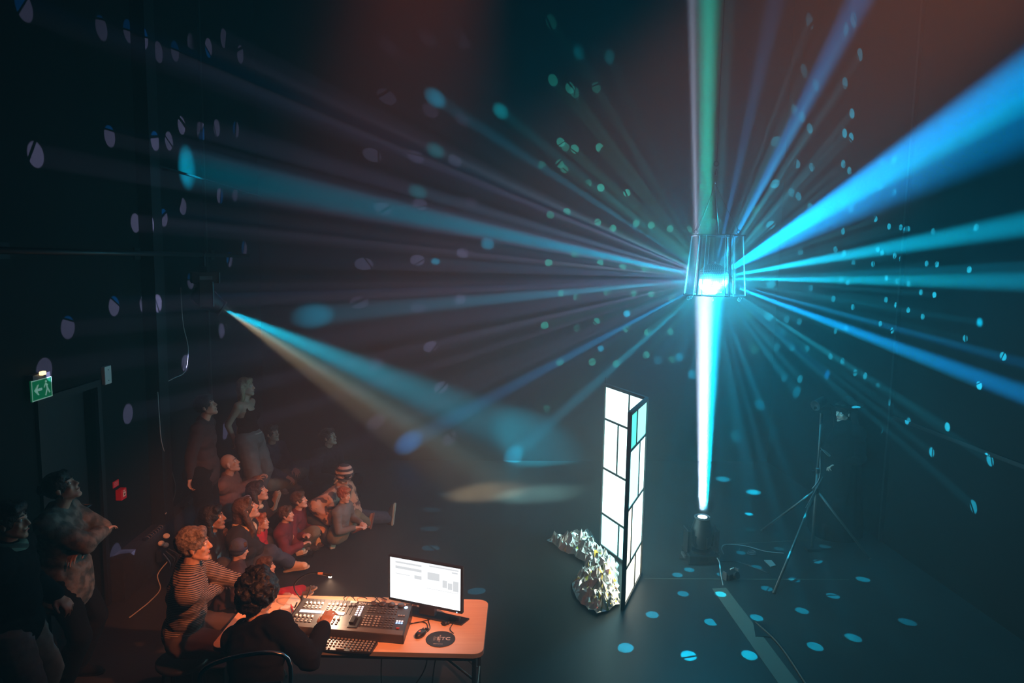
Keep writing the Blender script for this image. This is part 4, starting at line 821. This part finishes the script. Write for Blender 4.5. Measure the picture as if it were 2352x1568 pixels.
    if hat:
        m = MB(); m.ball(H(0, -.016, .05), (.094*S, .108*S, .095*S), HF, 24, 16)
        if hat == 'beanie': m.cap(H(-.0, -.02, .02), H(0, -.02, .05), .101*S, .1*S, 24)
        if hat == 'cap': m.ball(H(0, .10, .045), (.07*S, .09*S, .012*S), HF)
        if hat == 'wide': m.ball(H(0, -.07, .085), (.21*S, .20*S, .018*S), HF, 28, 8)
        ho = fuse('hat', m, org, .009, hatm, body, 3, .002, 40)
        if hat == 'beanie':
            MB(eo).lathe([(.098*S, -.018*S), (.108*S, -.015*S), (.108*S, .018*S), (.098*S, .022*S)], H(0, -.016, .025), HF@Vector((0, -.1, 1)), 28).build('hat_band', bpy.data.materials.get(hatm.name+'_band') or hatm, ho, True)
    # clothes
    if top:
        m = MB(); torso(m, toff*S)
        if hemlen: m.cap(B(0, 0, .1), B(0, -.02, -hemlen), .15*S*wide+toff, .17*S*wide+toff, 20)
        if sleeve > 0: arms(m, toff*S*.9, sleeve*.93)
        elif sleeve == 0:
            for i in (0, 1): m.cap(sh[i], sh[i].lerp(el[i], .35), .055*S+toff, .052*S+toff)
        m.cap(nb-up*.03*S, nb+up*.012*S, .066*S+toff*.4, .064*S+toff*.3)
        fuse(tname, m, org, .0105, top, body, 4, .009*S, 9, stretch=(1, 1, 1.7))
    elif fem:   # tank top
        m = MB()
        m.ball(B(0, 0, .25), (.15*S+.012, .115*S+.014, .12*S), BF, 20, 14).ball(B(0, .0, .5), (.15*S+.012, .113*S+.014, .15*S), BF, 20, 14)
        m.cap(B(-.075, .075, .62), B(.075, .075, .62), .068*S, .068*S).ball(B(0, 0, .72), (.14*S, .10*S, .10*S), BF)
        for sx in (-1, 1): m.ball(B(sx*.075, .085, .60), .07*S); m.cap(B(sx*.085, .10, .66), B(sx*.10, .03, .985), .016*S, .013*S); m.cap(B(sx*.085, -.10, .66), B(sx*.10, .03, .985), .016*S, .013*S)
        fuse('tank_top', m, org, .009, bpy.data.materials['cloth_black'], body, 3, .004, 12)
    if bottom:
        m = MB(); legs(m, boff*S, .97); m.ball(B(0, 0, 0), (.16*S*wide+boff, .12*S+boff, .11*S+boff), BF, 20, 14).cap(hp[0], hp[1], .09*S+boff, .09*S+boff)
        fuse(bname, m, org, .011, bottom, body, 4, .009*S, 8, stretch=(1, 1, 1.5))
    if shoe:
        for i in (0, 1):
            t, u = Vector(toes[i][0]).normalized(), Vector(toes[i][1]); u = (u-t*u.dot(t)).normalized(); A = an[i]
            q = frame(t, u); m = MB()
            m.cap(A-u*.028*S-t*.045*S, A-u*.035*S+t*.06*S, .045*S, .043*S).cap(A-u*.035*S+t*.05*S, A-u*.045*S+t*.145*S, .044*S, .034*S).cap(A+u*.02*S, A-u*.03*S, .047*S, .046*S)
            sm_ = fuse('shoe', m, org, .009, shoe, body, 3, .002, 20)
            m = MB(org); P = []
            for (x, y) in ((-.03, -.09), (.03, -.09), (.038, -.06), (.033, .02), (.044, .10), (.04, .16), (.022, .19), (-.022, .19), (-.04, .16), (-.044, .10), (-.033, .02), (-.038, -.06)): P.append(Vector((x, y, 0))*S)
            c0 = A-u*.078*S; lo = [m.bm.verts.new(c0+q@p) for p in P]; hi = [m.bm.verts.new(c0+q@(p+Vector((0, 0, .02*S)))) for p in P]
            m.bm.faces.new(hi); m.bm.faces.new(lo[::-1])
            for k in range(12): m.bm.faces.new((lo[k], lo[(k+1) % 12], hi[(k+1) % 12], hi[k]))
            m.build('sole', sole or shoe, sm_)
            if S > .85:
                for j in range(3): 
                    c_ = A+u*(.005-.012*j)*S+t*(.055+.022*j)*S; m = MB(org).cap(c_+q@Vector((-.02*S, 0, .004*S)), c_+q@Vector((.02*S, 0, .004*S)), .003*S, .003*S, 6); m.build('lace', sole or shoe, sm_)
    if extra: extra(body, org, H, B, HF, BF, S, wr, el, an, fx, nb)
    return body
cl = lambda n_, c, r=.8, **k: mat('cloth_'+n_, c, r, **k)
BLC = cl('black', (.007, .007, .008), .9, spec=.15); NAVY = cl('navy', (.02, .025, .045)); JEAN = noisy(cl('jeans', (.10, .12, .17)), (.16, .18, .23), 30, 3); DJEAN = noisy(cl('dark_jeans', (.035, .045, .07)), (.06, .07, .10), 25, 3)
GREYT = noisy(cl('grey_cargo', (.13, .125, .12)), (.17, .165, .16), 12, 3); OLIVE = noisy(cl('olive', (.14, .12, .075)), (.19, .17, .11), 14, 3); BROWN = noisy(cl('brown', (.16, .07, .05)), (.21, .10, .07), 14, 3)
DBROWN = cl('dark_brown', (.07, .045, .035)); REDJ = noisy(cl('red', (.55, .02, .03)), (.40, .01, .02), 9, 3); MAROON = noisy(cl('maroon', (.16, .02, .03)), (.11, .015, .02), 8, 3)
CHK = noisy(striped(cl('check_shirt', (.2, .14, .1)), [(.40, .30, .22), (.035, .03, .03)], 85, 'Z'), (.0, .0, .0), 1, 1) if False else striped(cl('check_shirt', (.2, .14, .1)), [(.30, .23, .18), (.03, .027, .03)], 80, 'Z', .25)
PATT = noisy(cl('patterned_knit', (.07, .08, .07)), (.22, .20, .17), 16, 5, lo=.42, hi=.6, bump=.4)
PATJ = noisy(cl('patterned_jacket', (.09, .06, .06)), (.50, .30, .20), 12, 2, lo=.46, hi=.50)
LEATH = cl('leather', (.02, .015, .014), .35); COAT = cl('wool_coat', (.018, .016, .018), .9); CREAM = cl('cream', (.72, .56, .38)); TANS = cl('tan_suede', (.50, .26, .14)); RUB = cl('pale_rubber', (.62, .52, .38)); DRUB = cl('dark_rubber', (.04, .035, .03))
BEA = striped(cl('striped_beanie', (.5, .4, .35)), [(.62, .40, .34), (.06, .05, .06), (.62, .40, .30), (.05, .04, .05)], 9.5, 'Z', .0); BEA2 = cl('blue_beanie', (.06, .08, .14)); mat('cloth_blue_beanie_band', (.03, .04, .09), .8)
GRN = striped(cl('green_band', (.1, .2, .15)), [(.14, .24, .18), (.03, .05, .04)], 18, 'Z', .4)
LK = lambda dx, dy, dz: Vector((dx, dy, dz))
def W(px, py, z): return at_z(px, py, z)
def shadow_collar(c):   # white scarf / collar
    def f(body, org, H, B, HF, BF, S, wr, el, an, fx, nb): MB(org).ring(nb+Vector((0, 0, .01)), .072*S, .028*S, (0, .2, 1), 20, 8).build('scarf', c, body, True)
    return f
def earring(body, org, H, B, HF, BF, S, wr, el, an, fx, nb): MB(org).ring(H(.082, -.004, -.062), .012*S, .002*S, HF@Vector((1, 0, 0)), 12, 5).build('earring', CHROME, body)

# left edge, standing
def striped_scarf(body, org, H, B, HF, BF, S, wr, el, an, fx, nb):
    MB(org).ring(nb+Vector((0, 0, .03)), .085*S, .04*S, (.2, .1, 1), 22, 8).build('scarf', GRN, body, True)
    MB(org).lathe([(.083, -.012), (.087, 0), (.083, .012)], H(0, -.012, .03), HF@Vector((0, 0, 1)), 20).build('headband', GRN, body, True)
hd = W(25, 1195, 1.60)
person('standing person at the left edge in dark jacket, pale jeans and green striped scarf', hd, hd+Vector((-.02, 0, -.70)), 75, LK(1, .1, .05), skin='olive', hair='black', style='short', top=BLC, toff=.045, bottom=noisy(cl('pale_jeans', (.16, .19, .2)), (.22, .24, .25), 20, 3), boff=.035, shoe=BLC, tname='jacket', bname='jeans', hands=[hd+Vector((.12, .22, -.62)), W(78, 1325, 1.0)], extra=striped_scarf)
hd = W(143, 1118, 1.57)
person('standing woman with crossed arms in a mottled knit sweater looking upwards', hd, hd+Vector((-.02, 0, -.69)), 82, LK(1, .15, .55), fem=True, skin='light', hair='black', style='bun', top=PATT, toff=.035, hemlen=.18, bottom=BLC, shoe=BLC, hands=[hd+Vector((.13, -.03, -.46)), hd+Vector((.20, .14, -.40))], elbows=[(1.3, .9, -.9), (1.3, -.9, -.9)], curl=.3, extra=earring)
# seated grey-haired man
hd = W(447, 1250, 1.30)
sp_ = W(418, 1475, .52)
person('grey-haired man in a fine striped shirt sitting bent forward beside the table', hd, sp_, 72, LK(1, .25, .05), skin='light', hair='grey', style='crop', top=CHK, toff=.022, bottom=DBROWN, tname='shirt', hands=[sp_+Vector((.50, .42, .18)), W(548, 1338, .68)], elbows=[(0, 0, -1), (-.2, -.5, -1)], feet=[sp_+Vector((.45, .35, -.44)), sp_+Vector((.36, .02, -.44))], knees=[(.4, .4, 1), (.6, 0, 1)], shoe=DBROWN, sole=DRUB, vox=.007, curl=.3)
g = empty('stool', (sp_.x, sp_.y, 0), 0, 'low black stool under the grey-haired man', 'stool')
MB().lathe([(.17, .36), (.18, .375), (.18, .395), (.17, .40)], (0, 0, 0), None, 24).build('seat', BLKP, g, True)
for k in range(4): a = .78+k*1.57; MB().cone((.13*math.cos(a), .13*math.sin(a), .37), (.17*math.cos(a), .17*math.sin(a), .002), .012).build('leg', BLK, g)
# operator
oh = Vector((-1.30, 4.10, 1.30)); oh = at_y(597, 1368, 4.34); op_ = Vector((oh.x+.05, 4.02, .56))
def cuffs(body, org, H, B, HF, BF, S, wr, el, an, fx, nb):
    MB(org).cap(wr[1].lerp(el[1], .12), wr[1].lerp(el[1], .3), .036, .042, 16).build('cuff', noisy(cl('fur_cuff', (.10, .07, .06)), (.16, .11, .09), 40, 3), body, True)
hnd = W(764, 1432, .87)
person('console operator with dark curly hair and black jacket seated with his back to the camera', oh, op_, 28, LK(.75, .6, -.35), skin='light', hair='black', style='curly', top=BLC, toff=.034, bottom=BLC, tname='jacket', hands=[op_+Vector((-.2, .45, .30)), hnd+Vector((-.04, -.09, .03))], elbows=[None, (.6, -.4, -.7)], feet=[op_+Vector((-.1, .45, -.48)), op_+Vector((.45, .18, -.48))], shoe=BLC, vox=.007, curl=.35, wide=1.12, extra=cuffs)
g = empty('chair', (op_.x+.03, op_.y-.02, 0), R(8), 'chair with a chrome back tube under the console operator', 'chair')
MB().box((0, 0, .365), (.46, .44, .05), bev=.02).build('seat', BLKP, g)
MB().tube(spline([(-.22, -.2, .37), (-.23, -.31, .80), (-.2, -.35, 1.08), (.2, -.35, 1.12), (.23, -.31, .80), (.22, -.2, .37)], 6), .012, 10).build('back_frame', CHROME, g, True)
MB().box((0, -.325, .84), (.38, .02, .22), bev=.008).build('backrest', BLKP, g)
for sx in (-1, 1):
    for sy in (-1, 1): MB().cone((sx*.2, sy*.18, .36), (sx*.23, sy*.22, .002), .012).build('leg', CHROME, g, True)
# standing pair at the left wall
hd = W(474, 931, 1.66)
person('standing man in a dark shirt leaning at the left wall with his face lit orange', hd, hd+Vector((-.05, -.02, -.72)), 85, LK(1, .05, .35), skin='light', hair='black', style='short', top=cl('dark_red_shirt', (.035, .018, .018)), bottom=BLC, boff=.03, shoe=BLC, hands=[hd+Vector((-.05, .15, -.78)), hd+Vector((-.12, -.22, -.76))], elbows=[(-.5, .4, 0), (-.8, -.4, 0)], hemlen=.1, tname='shirt')
hd = W(566, 888, 1.60)
def belt(body, org, H, B, HF, BF, S, wr, el, an, fx, nb): MB(org).ring(B(0, 0, .14), .158*S, .010, BF@Vector((0, 0, 1)), 24, 6).build('waistband', mat('pale_waistband', (.45, .45, .42), .7), body, True)
person('standing woman in black tank top and wide grey cargo trousers, hands behind her', hd, hd+Vector((.03, -.02, -.70)), 100, LK(1, -.1, .12), fem=True, skin='light', hair='fair', style='bob', top=None, bottom=GREYT, boff=.05, shoe=BLC, hands=[hd+Vector((-.14, .05, -.72)), hd+Vector((-.16, -.05, -.70))], elbows=[(-1, .6, 0), (-1, -.7, 0)], extra=belt, bname='cargo_trousers')
def under(hd, face, lean=.10, z=.11):
    f = Vector((math.sin(R(face)), math.cos(R(face)), 0)); return Vector((hd.x, hd.y, z))-f*lean
# seated against the back wall
def seated(label, hpx, hz, ppx, face, look, s=1., **k):
    hd = W(*hpx, hz); pv = W(*ppx, .11*s)
    return person(label, hd, pv, face, look, s, **k), hd, pv
def cross(pv, face, s=1., sp=.30, fwd=.30):   # crossed-leg feet and knee poles
    f = Vector((math.sin(R(face)), math.cos(R(face)), 0)); r = Vector((f.y, -f.x, 0))
    return dict(feet=[pv+f*fwd*s+r*.10*s+Vector((0, 0, -.03*s)), pv+f*(fwd+.08)*s-r*.10*s+Vector((0, 0, -.03*s))], knees=[-r+f*.4+UPZ*.25, r+f*.4+UPZ*.25])
def kneesup(pv, face, s=1., fwd=.48, sp=.12):
    f = Vector((math.sin(R(face)), math.cos(R(face)), 0)); r = Vector((f.y, -f.x, 0))
    return dict(feet=[pv+f*fwd*s-r*sp*s+Vector((0, 0, -.03*s)), pv+f*(fwd+.03)*s+r*sp*s+Vector((0, 0, -.03*s))])
hd = W(626, 995, .80); pv = under(hd, 120, 0.12, 0.11)
person('person in dark top sitting cross-legged at the back wall behind the bald man', hd, pv, 120, LK(.8, -.5, .25), skin='light', hair='dark', style='short', top=NAVY, bottom=OLIVE, boff=.03, shoe=GREYT, hands=[pv+Vector((.42, -.1, .18)), pv+Vector((.35, -.32, .14))], **cross(pv, 120))
hd = W(756, 1003, .82); pv = under(hd, 120, 0.12, 0.11)
person('person in black with bright face sitting at the back wall behind the striped beanie', hd, pv, 120, LK(.8, -.35, .3), skin='light', hair='dark', style='bun', top=BLC, toff=.04, bottom=BLC, shoe=BLC, tname='jacket', hands=[pv+Vector((.3, -.2, .2)), pv+Vector((.2, -.35, .2))], extra=earring, **cross(pv, 120))
# bald man with clasped hands
hd = W(528, 1063, .84); pv = under(hd, 88, 0.02, 0.11)
cl_ = W(606, 1098, .55)
person('bald man in a brown sweater sitting with clasped hands raised', hd, pv, 88, LK(1, .1, .35), skin='light', hair='brown', style=None, top=BROWN, toff=.03, bottom=BLC, shoe=TANS, sole=RUB, hands=[cl_+Vector((-.10, .05, -.02)), cl_+Vector((-.10, -.05, -.03))], elbows=[(-.3, .5, -1), (-.3, -.5, -1)], curl=.9, feet=[W(622, 1150, .10), W(644, 1143, .10)], knees=[UPZ+Vector((.3, 0, 0))]*2, toes=[(Vector((.35, -.2, 1)), Vector((-1, .3, .3)))]*2, vox=.007)
# dark-haired woman
hd = W(490, 1188, .86); pv = under(hd, 85, 0.1, 0.12)
person('dark-haired woman in a leather jacket in profile behind the grey-haired man', hd, pv, 85, LK(1, .1, .12), fem=True, skin='tan', hair='black', style='long', top=LEATH, toff=.035, bottom=DJEAN, shoe=BLC, tname='leather_jacket', hands=[W(545, 1300, .35), W(556, 1338, .30)], feet=[W(570, 1350, .08), W(560, 1390, .08)], extra=earring, vox=.007)
hd = W(512, 1232, .60); pv = under(hd, 90, 0.05, 0.2)
person('small child in a cream top held in front of the dark-haired woman', hd, pv, 90, LK(1, 0, .2), s=.62, skin='fair', hair='brown', style='short', top=CREAM, bottom=TANS, shoe=BLC, hands=[pv+Vector((.2, .08, .12)), pv+Vector((.2, -.08, .1))], feet=[pv+Vector((.35, .08, -.14)), pv+Vector((.35, -.06, -.14))])
hd = W(550, 1262, .62); pv = under(hd, 70, 0.12, 0.1)
person('child in a dark blue beanie sitting with head turned to the right', hd, pv, 70, LK(.9, .35, -.15), s=.74, skin='fair', hair='brown', style='short', hat='beanie', hatm=BEA2, top=cl('dusky', (.05, .03, .035)), toff=.04, bottom=BLC, shoe=CREAM, sole=RUB, hands=[pv+Vector((.25, .12, .15)), pv+Vector((.28, -.05, .12))], feet=[W(628, 1300, .07), W(600, 1330, .07)], toes=[(Vector((.5, -.2, 1)), Vector((-1, .3, .3))), Vector((1, 0, .2))])
# woman in black coat
hd = W(566, 1168, .84); pv = under(hd, 90, 0.1, 0.12)
def furcuff(body, org, H, B, HF, BF, S, wr, el, an, fx, nb):
    MB(org).cap(wr[1].lerp(el[1], .10), wr[1].lerp(el[1], .34), .052, .056, 16).build('fur_cuff', noisy(cl('pale_fur', (.62, .36, .22)), (.5, .28, .16), 60, 3, bump=.6), body, True)
    MB(org).ring(nb+Vector((.02, 0, .01)), .085, .038, (.3, 0, 1), 20, 8).build('scarf', CREAM, body, True)
person('long-haired woman in a black coat with pale fur cuffs and cream boots', hd, pv, 90, LK(.8, .3, .35), fem=True, skin='light', hair='brown', style='long', top=COAT, toff=.04, bottom=DJEAN, shoe=CREAM, sole=RUB, tname='coat', bname='jeans', hands=[W(620, 1235, .35), W(642, 1278, .20)], elbows=[None, (.2, -.3, -.6)], feet=[W(664, 1262, .10), W(668, 1293, .10)], knees=[UPZ, UPZ*.8+Vector((0, -.5, 0))], toes=[Vector((1, -.1, .3)), Vector((1, -.2, .25))], extra=furcuff, vox=.007)
hd = W(592, 1128, .78); pv = under(hd, 95, 0.1, 0.12)
person('dark-haired person with a pale collar sitting just behind the long-haired woman', hd, pv, 95, LK(.9, 0, .3), s=.95, skin='light', hair='dark', style='bob', top=cl('deep_plum', (.03, .02, .025)), bottom=BLC, shoe=BLC, extra=shadow_collar(CREAM), hands=[pv+Vector((.38, .1, .2)), pv+Vector((.38, -.1, .2))], **kneesup(pv, 95))
# children row
hd = W(600, 1197, .60); pv = under(hd, 85, 0.08, 0.1)
person('red-haired child in a bright red jacket and blue jeans', hd, pv, 85, LK(1, -.1, .2), s=.72, skin='fair', hair='red', style='bob', top=REDJ, toff=.03, bottom=JEAN, shoe=GREYT, sole=DRUB, tname='jacket', hands=[W(640, 1232, .22), W(645, 1240, .20)], feet=[W(692, 1258, .06), W(682, 1266, .06)], knees=[UPZ, UPZ+Vector((0, -.3, 0))], toes=[Vector((1, -.3, .4))]*2)
hd = W(658, 1180, .58); pv = under(hd, 90, 0.1, 0.1)
person('child in a maroon hooded top sitting between the red jacket and the olive trousers', hd, pv, 90, LK(1, -.1, .15), s=.72, skin='fair', hair='brown', style='short', top=MAROON, toff=.035, bottom=DJEAN, shoe=DBROWN, sole=DRUB, hands=[pv+Vector((.25, .1, .2)), pv+Vector((.27, -.05, .16))], feet=[W(705, 1255, .06), W(715, 1248, .06)], knees=[UPZ, UPZ], toes=[Vector((1, -.2, .3))]*2)
hd = W(688, 1148, .62); pv = under(hd, 95, 0.08, 0.1)
def bear(body, org, H, B, HF, BF, S, wr, el, an, fx, nb): pass
person('child with lit face in olive trousers showing pale shoe soles', hd, pv, 95, LK(1, -.1, .25), s=.78, skin='fair', hair='brown', style='short', top=MAROON, bottom=OLIVE, boff=.04, shoe=DBROWN, sole=RUB, hands=[pv+Vector((.25, .1, .16)), pv+Vector((.22, -.12, .16))], feet=[W(726, 1240, .09), W(700, 1250, .07)], knees=[Vector((-.2, .8, .6)), Vector((0, -.8, .5))], toes=[(Vector((.1, .35, 1)), Vector((-.6, .8, .3))), Vector((1, -.3, .1))])
p = W(690, 1196, .26); g = empty('soft_toy', p, 0, 'small brown soft toy owl with white eyes on the olive-trousered lap', 'soft toy')
MB().ball((0, 0, 0), (.05, .045, .06)).ball((0, 0, .06), .04).build('plush', noisy(cl('toy_brown', (.45, .20, .08)), (.3, .12, .05), 50, 2), g, True)
for sx in (-1, 1): MB().ball((sx*.016+.02, -.032, .068), .012).build('eye', WHITE, g, True); MB().ball((sx*.02+.016, -.05, -.03), (.012, .01, .018)).build('paw', WHITE, g, True)
# bent beanie man with child
hd = W(789, 1092, .74); pv = under(hd, 105, 0.38, 0.12)
def backpack(body, org, H, B, HF, BF, S, wr, el, an, fx, nb):
    MB(org).cap(wr[0].lerp(el[0], .02), wr[0].lerp(el[0], .55), .042, .05, 16).build('rolled_sleeve', cl('blue_sleeve', (.06, .08, .28)), body, True)
    MB(org).cap(H(-.095, .02, .0)-Vector((0,0,.03)), H(-.095, .02, -.09), .012, .010).cap(H(.095, .02, -.03), H(.095, .02, -.09), .012, .010).build('ear_flap_cord', CREAM, body, True)
person('man in a striped beanie and patterned fleece jacket bending over the child in his lap', hd, pv, 105, LK(.6, -.45, -.75), skin='fair', hair='black', style='short', hat='beanie', hatm=BEA, top=PATJ, toff=.045, bottom=DJEAN, boff=.03, shoe=DBROWN, sole=RUB, tname='fleece_jacket', bname='jeans', hands=[W(797, 1172, .35), W(757, 1196, .32)], elbows=[(.2, .8, -.3), (-.3, -.8, -.3)], feet=[W(892, 1188, .09), W(756, 1238, .10)], knees=[Vector((.1, .4, .5)), Vector((.2, -.7, .7))], toes=[(Vector((.1, .1, 1)), Vector((-1, .1, .1))), (Vector((.1, .1, 1)), Vector((-.75, .6, .2)))], extra=backpack, vox=.007)
hd = W(791, 1136, .64); pv = under(hd, 108, 0.08, 0.18)
person('child in grey top and tan boots in the lap of the striped-beanie man', hd, pv, 108, LK(.8, -.35, -.1), s=.72, skin='fair', hair='red', style='short', top=GREYT, bottom=OLIVE, boff=.03, shoe=TANS, sole=cl('brick_rubber', (.28, .10, .07)), hands=[pv+Vector((.25, .05, .1)), pv+Vector((.2, -.1, .1))], feet=[W(845, 1200, .09), W(812, 1212, .08)], knees=[UPZ, UPZ+Vector((0, -.3, 0))], toes=[(Vector((.2, .1, 1)), Vector((-1, .2, .2))), Vector((1, -.3, .6))])
# red child by the table
hd = W(612, 1300, .56); pv = under(hd, 85, 0.08, 0.1)
person('child in a red suit and red socks half hidden behind the console operator', hd, pv, 85, LK(1, .1, .1), s=.7, skin='fair', hair='brown', style='short', top=REDJ, bottom=REDJ, shoe=GREYT, sole=RUB, hands=[pv+Vector((.2, .1, .15)), pv+Vector((.2, -.05, .12))], feet=[W(695, 1353, .06), W(690, 1362, .06)], knees=[UPZ+Vector((.2, 0, 0)), UPZ], toes=[Vector((1, 0, .5))]*2)
# masked figure on the right
hd = at_y(1937, 946, 8.15)
def robe(body, org, H, B, HF, BF, S, wr, el, an, fx, nb):
    m = MB(); m.cap(Vector((org[0], org[1], .12)), Vector((org[0], org[1], 1.25)), .30, .20, 28).cap(nb+Vector((-.16, -.05, -.1)), nb+Vector((.16, .05, -.1)), .13, .13).box((org[0], org[1], .1), (.5, .42, .16))
    fuse('robe', m, org, .014, BLC, body, 5, .02, 5, stretch=(2, 2, .3))
    m = MB(); m.ball(H(0, -.075, .05), (.105, .105, .13), HF).cap(H(-.10, -.07, 0), H(-.13, -.06, -.16), .04, .04).cap(H(.10, -.07, 0), H(.13, -.06, -.16), .04, .04).cap(H(0, -.1, 0), H(0, -.12, -.18), .07, .09)
    fuse('hood', m, org, .011, BLC, body, 4, .01, 12)
person('hooded figure in a wide dark hat and long robe beside the light stand', hd, hd+Vector((0, 0, -.72)), 245, LK(-.9, -.35, -.1), skin='fair', hair='dark', style='short', hat='wide', hatm=BLC, top=BLC, toff=.04, shoe=BLC, bottom=BLC, hands=[hd+Vector((-.1, -.15, -.60)), hd+Vector((-.1, .15, -.6))], extra=robe, vox=.007)
# cap and blue cushion near the stool
p = W(478, 1470, .30)
g = empty('crate', (p.x+.02, p.y-.1, 0), 0, 'low black crate beside the stool carrying a brown cap', 'crate')
MB().box((0, 0, .12), (.4, .34, .22), bev=.01).build('shell', BLKP, g); MB().box((0, 0, .236), (.42, .36, .015), bev=.004).build('lid', BLKP, g)
p = Vector((p.x, p.y-.06, .245)); g = empty('flat_cap', p, .3, 'brown cap with an orange-lit crown lying on the black crate', 'cap')
fuse('crown', MB().ball(p+Vector((0, 0, .05)), (.12, .10, .055)).ball(p+Vector((0, .03, .07)), (.10, .06, .04)), p, .009, noisy(cl('cap_brown', (.20, .08, .04)), (.12, .05, .03), 12, 3), g, 3, .006, 12)
fuse('brim', MB().ball(p+Vector((.06, -.08, .022)), (.09, .06, .012)), p, .006, cl('cap_brim', (.10, .05, .035)), g, 2)
p = W(478, 1528, .02); g = tag(MB(p).box(p+Vector((0, 0, .05)), (.42, .30, .09), Matrix.Rotation(.25, 3, 'Z'), .03).build('cushion', cl('blue', (.02, .07, .25)), smooth=True), 'blue floor cushion at the bottom left in front of the crate', 'cushion')
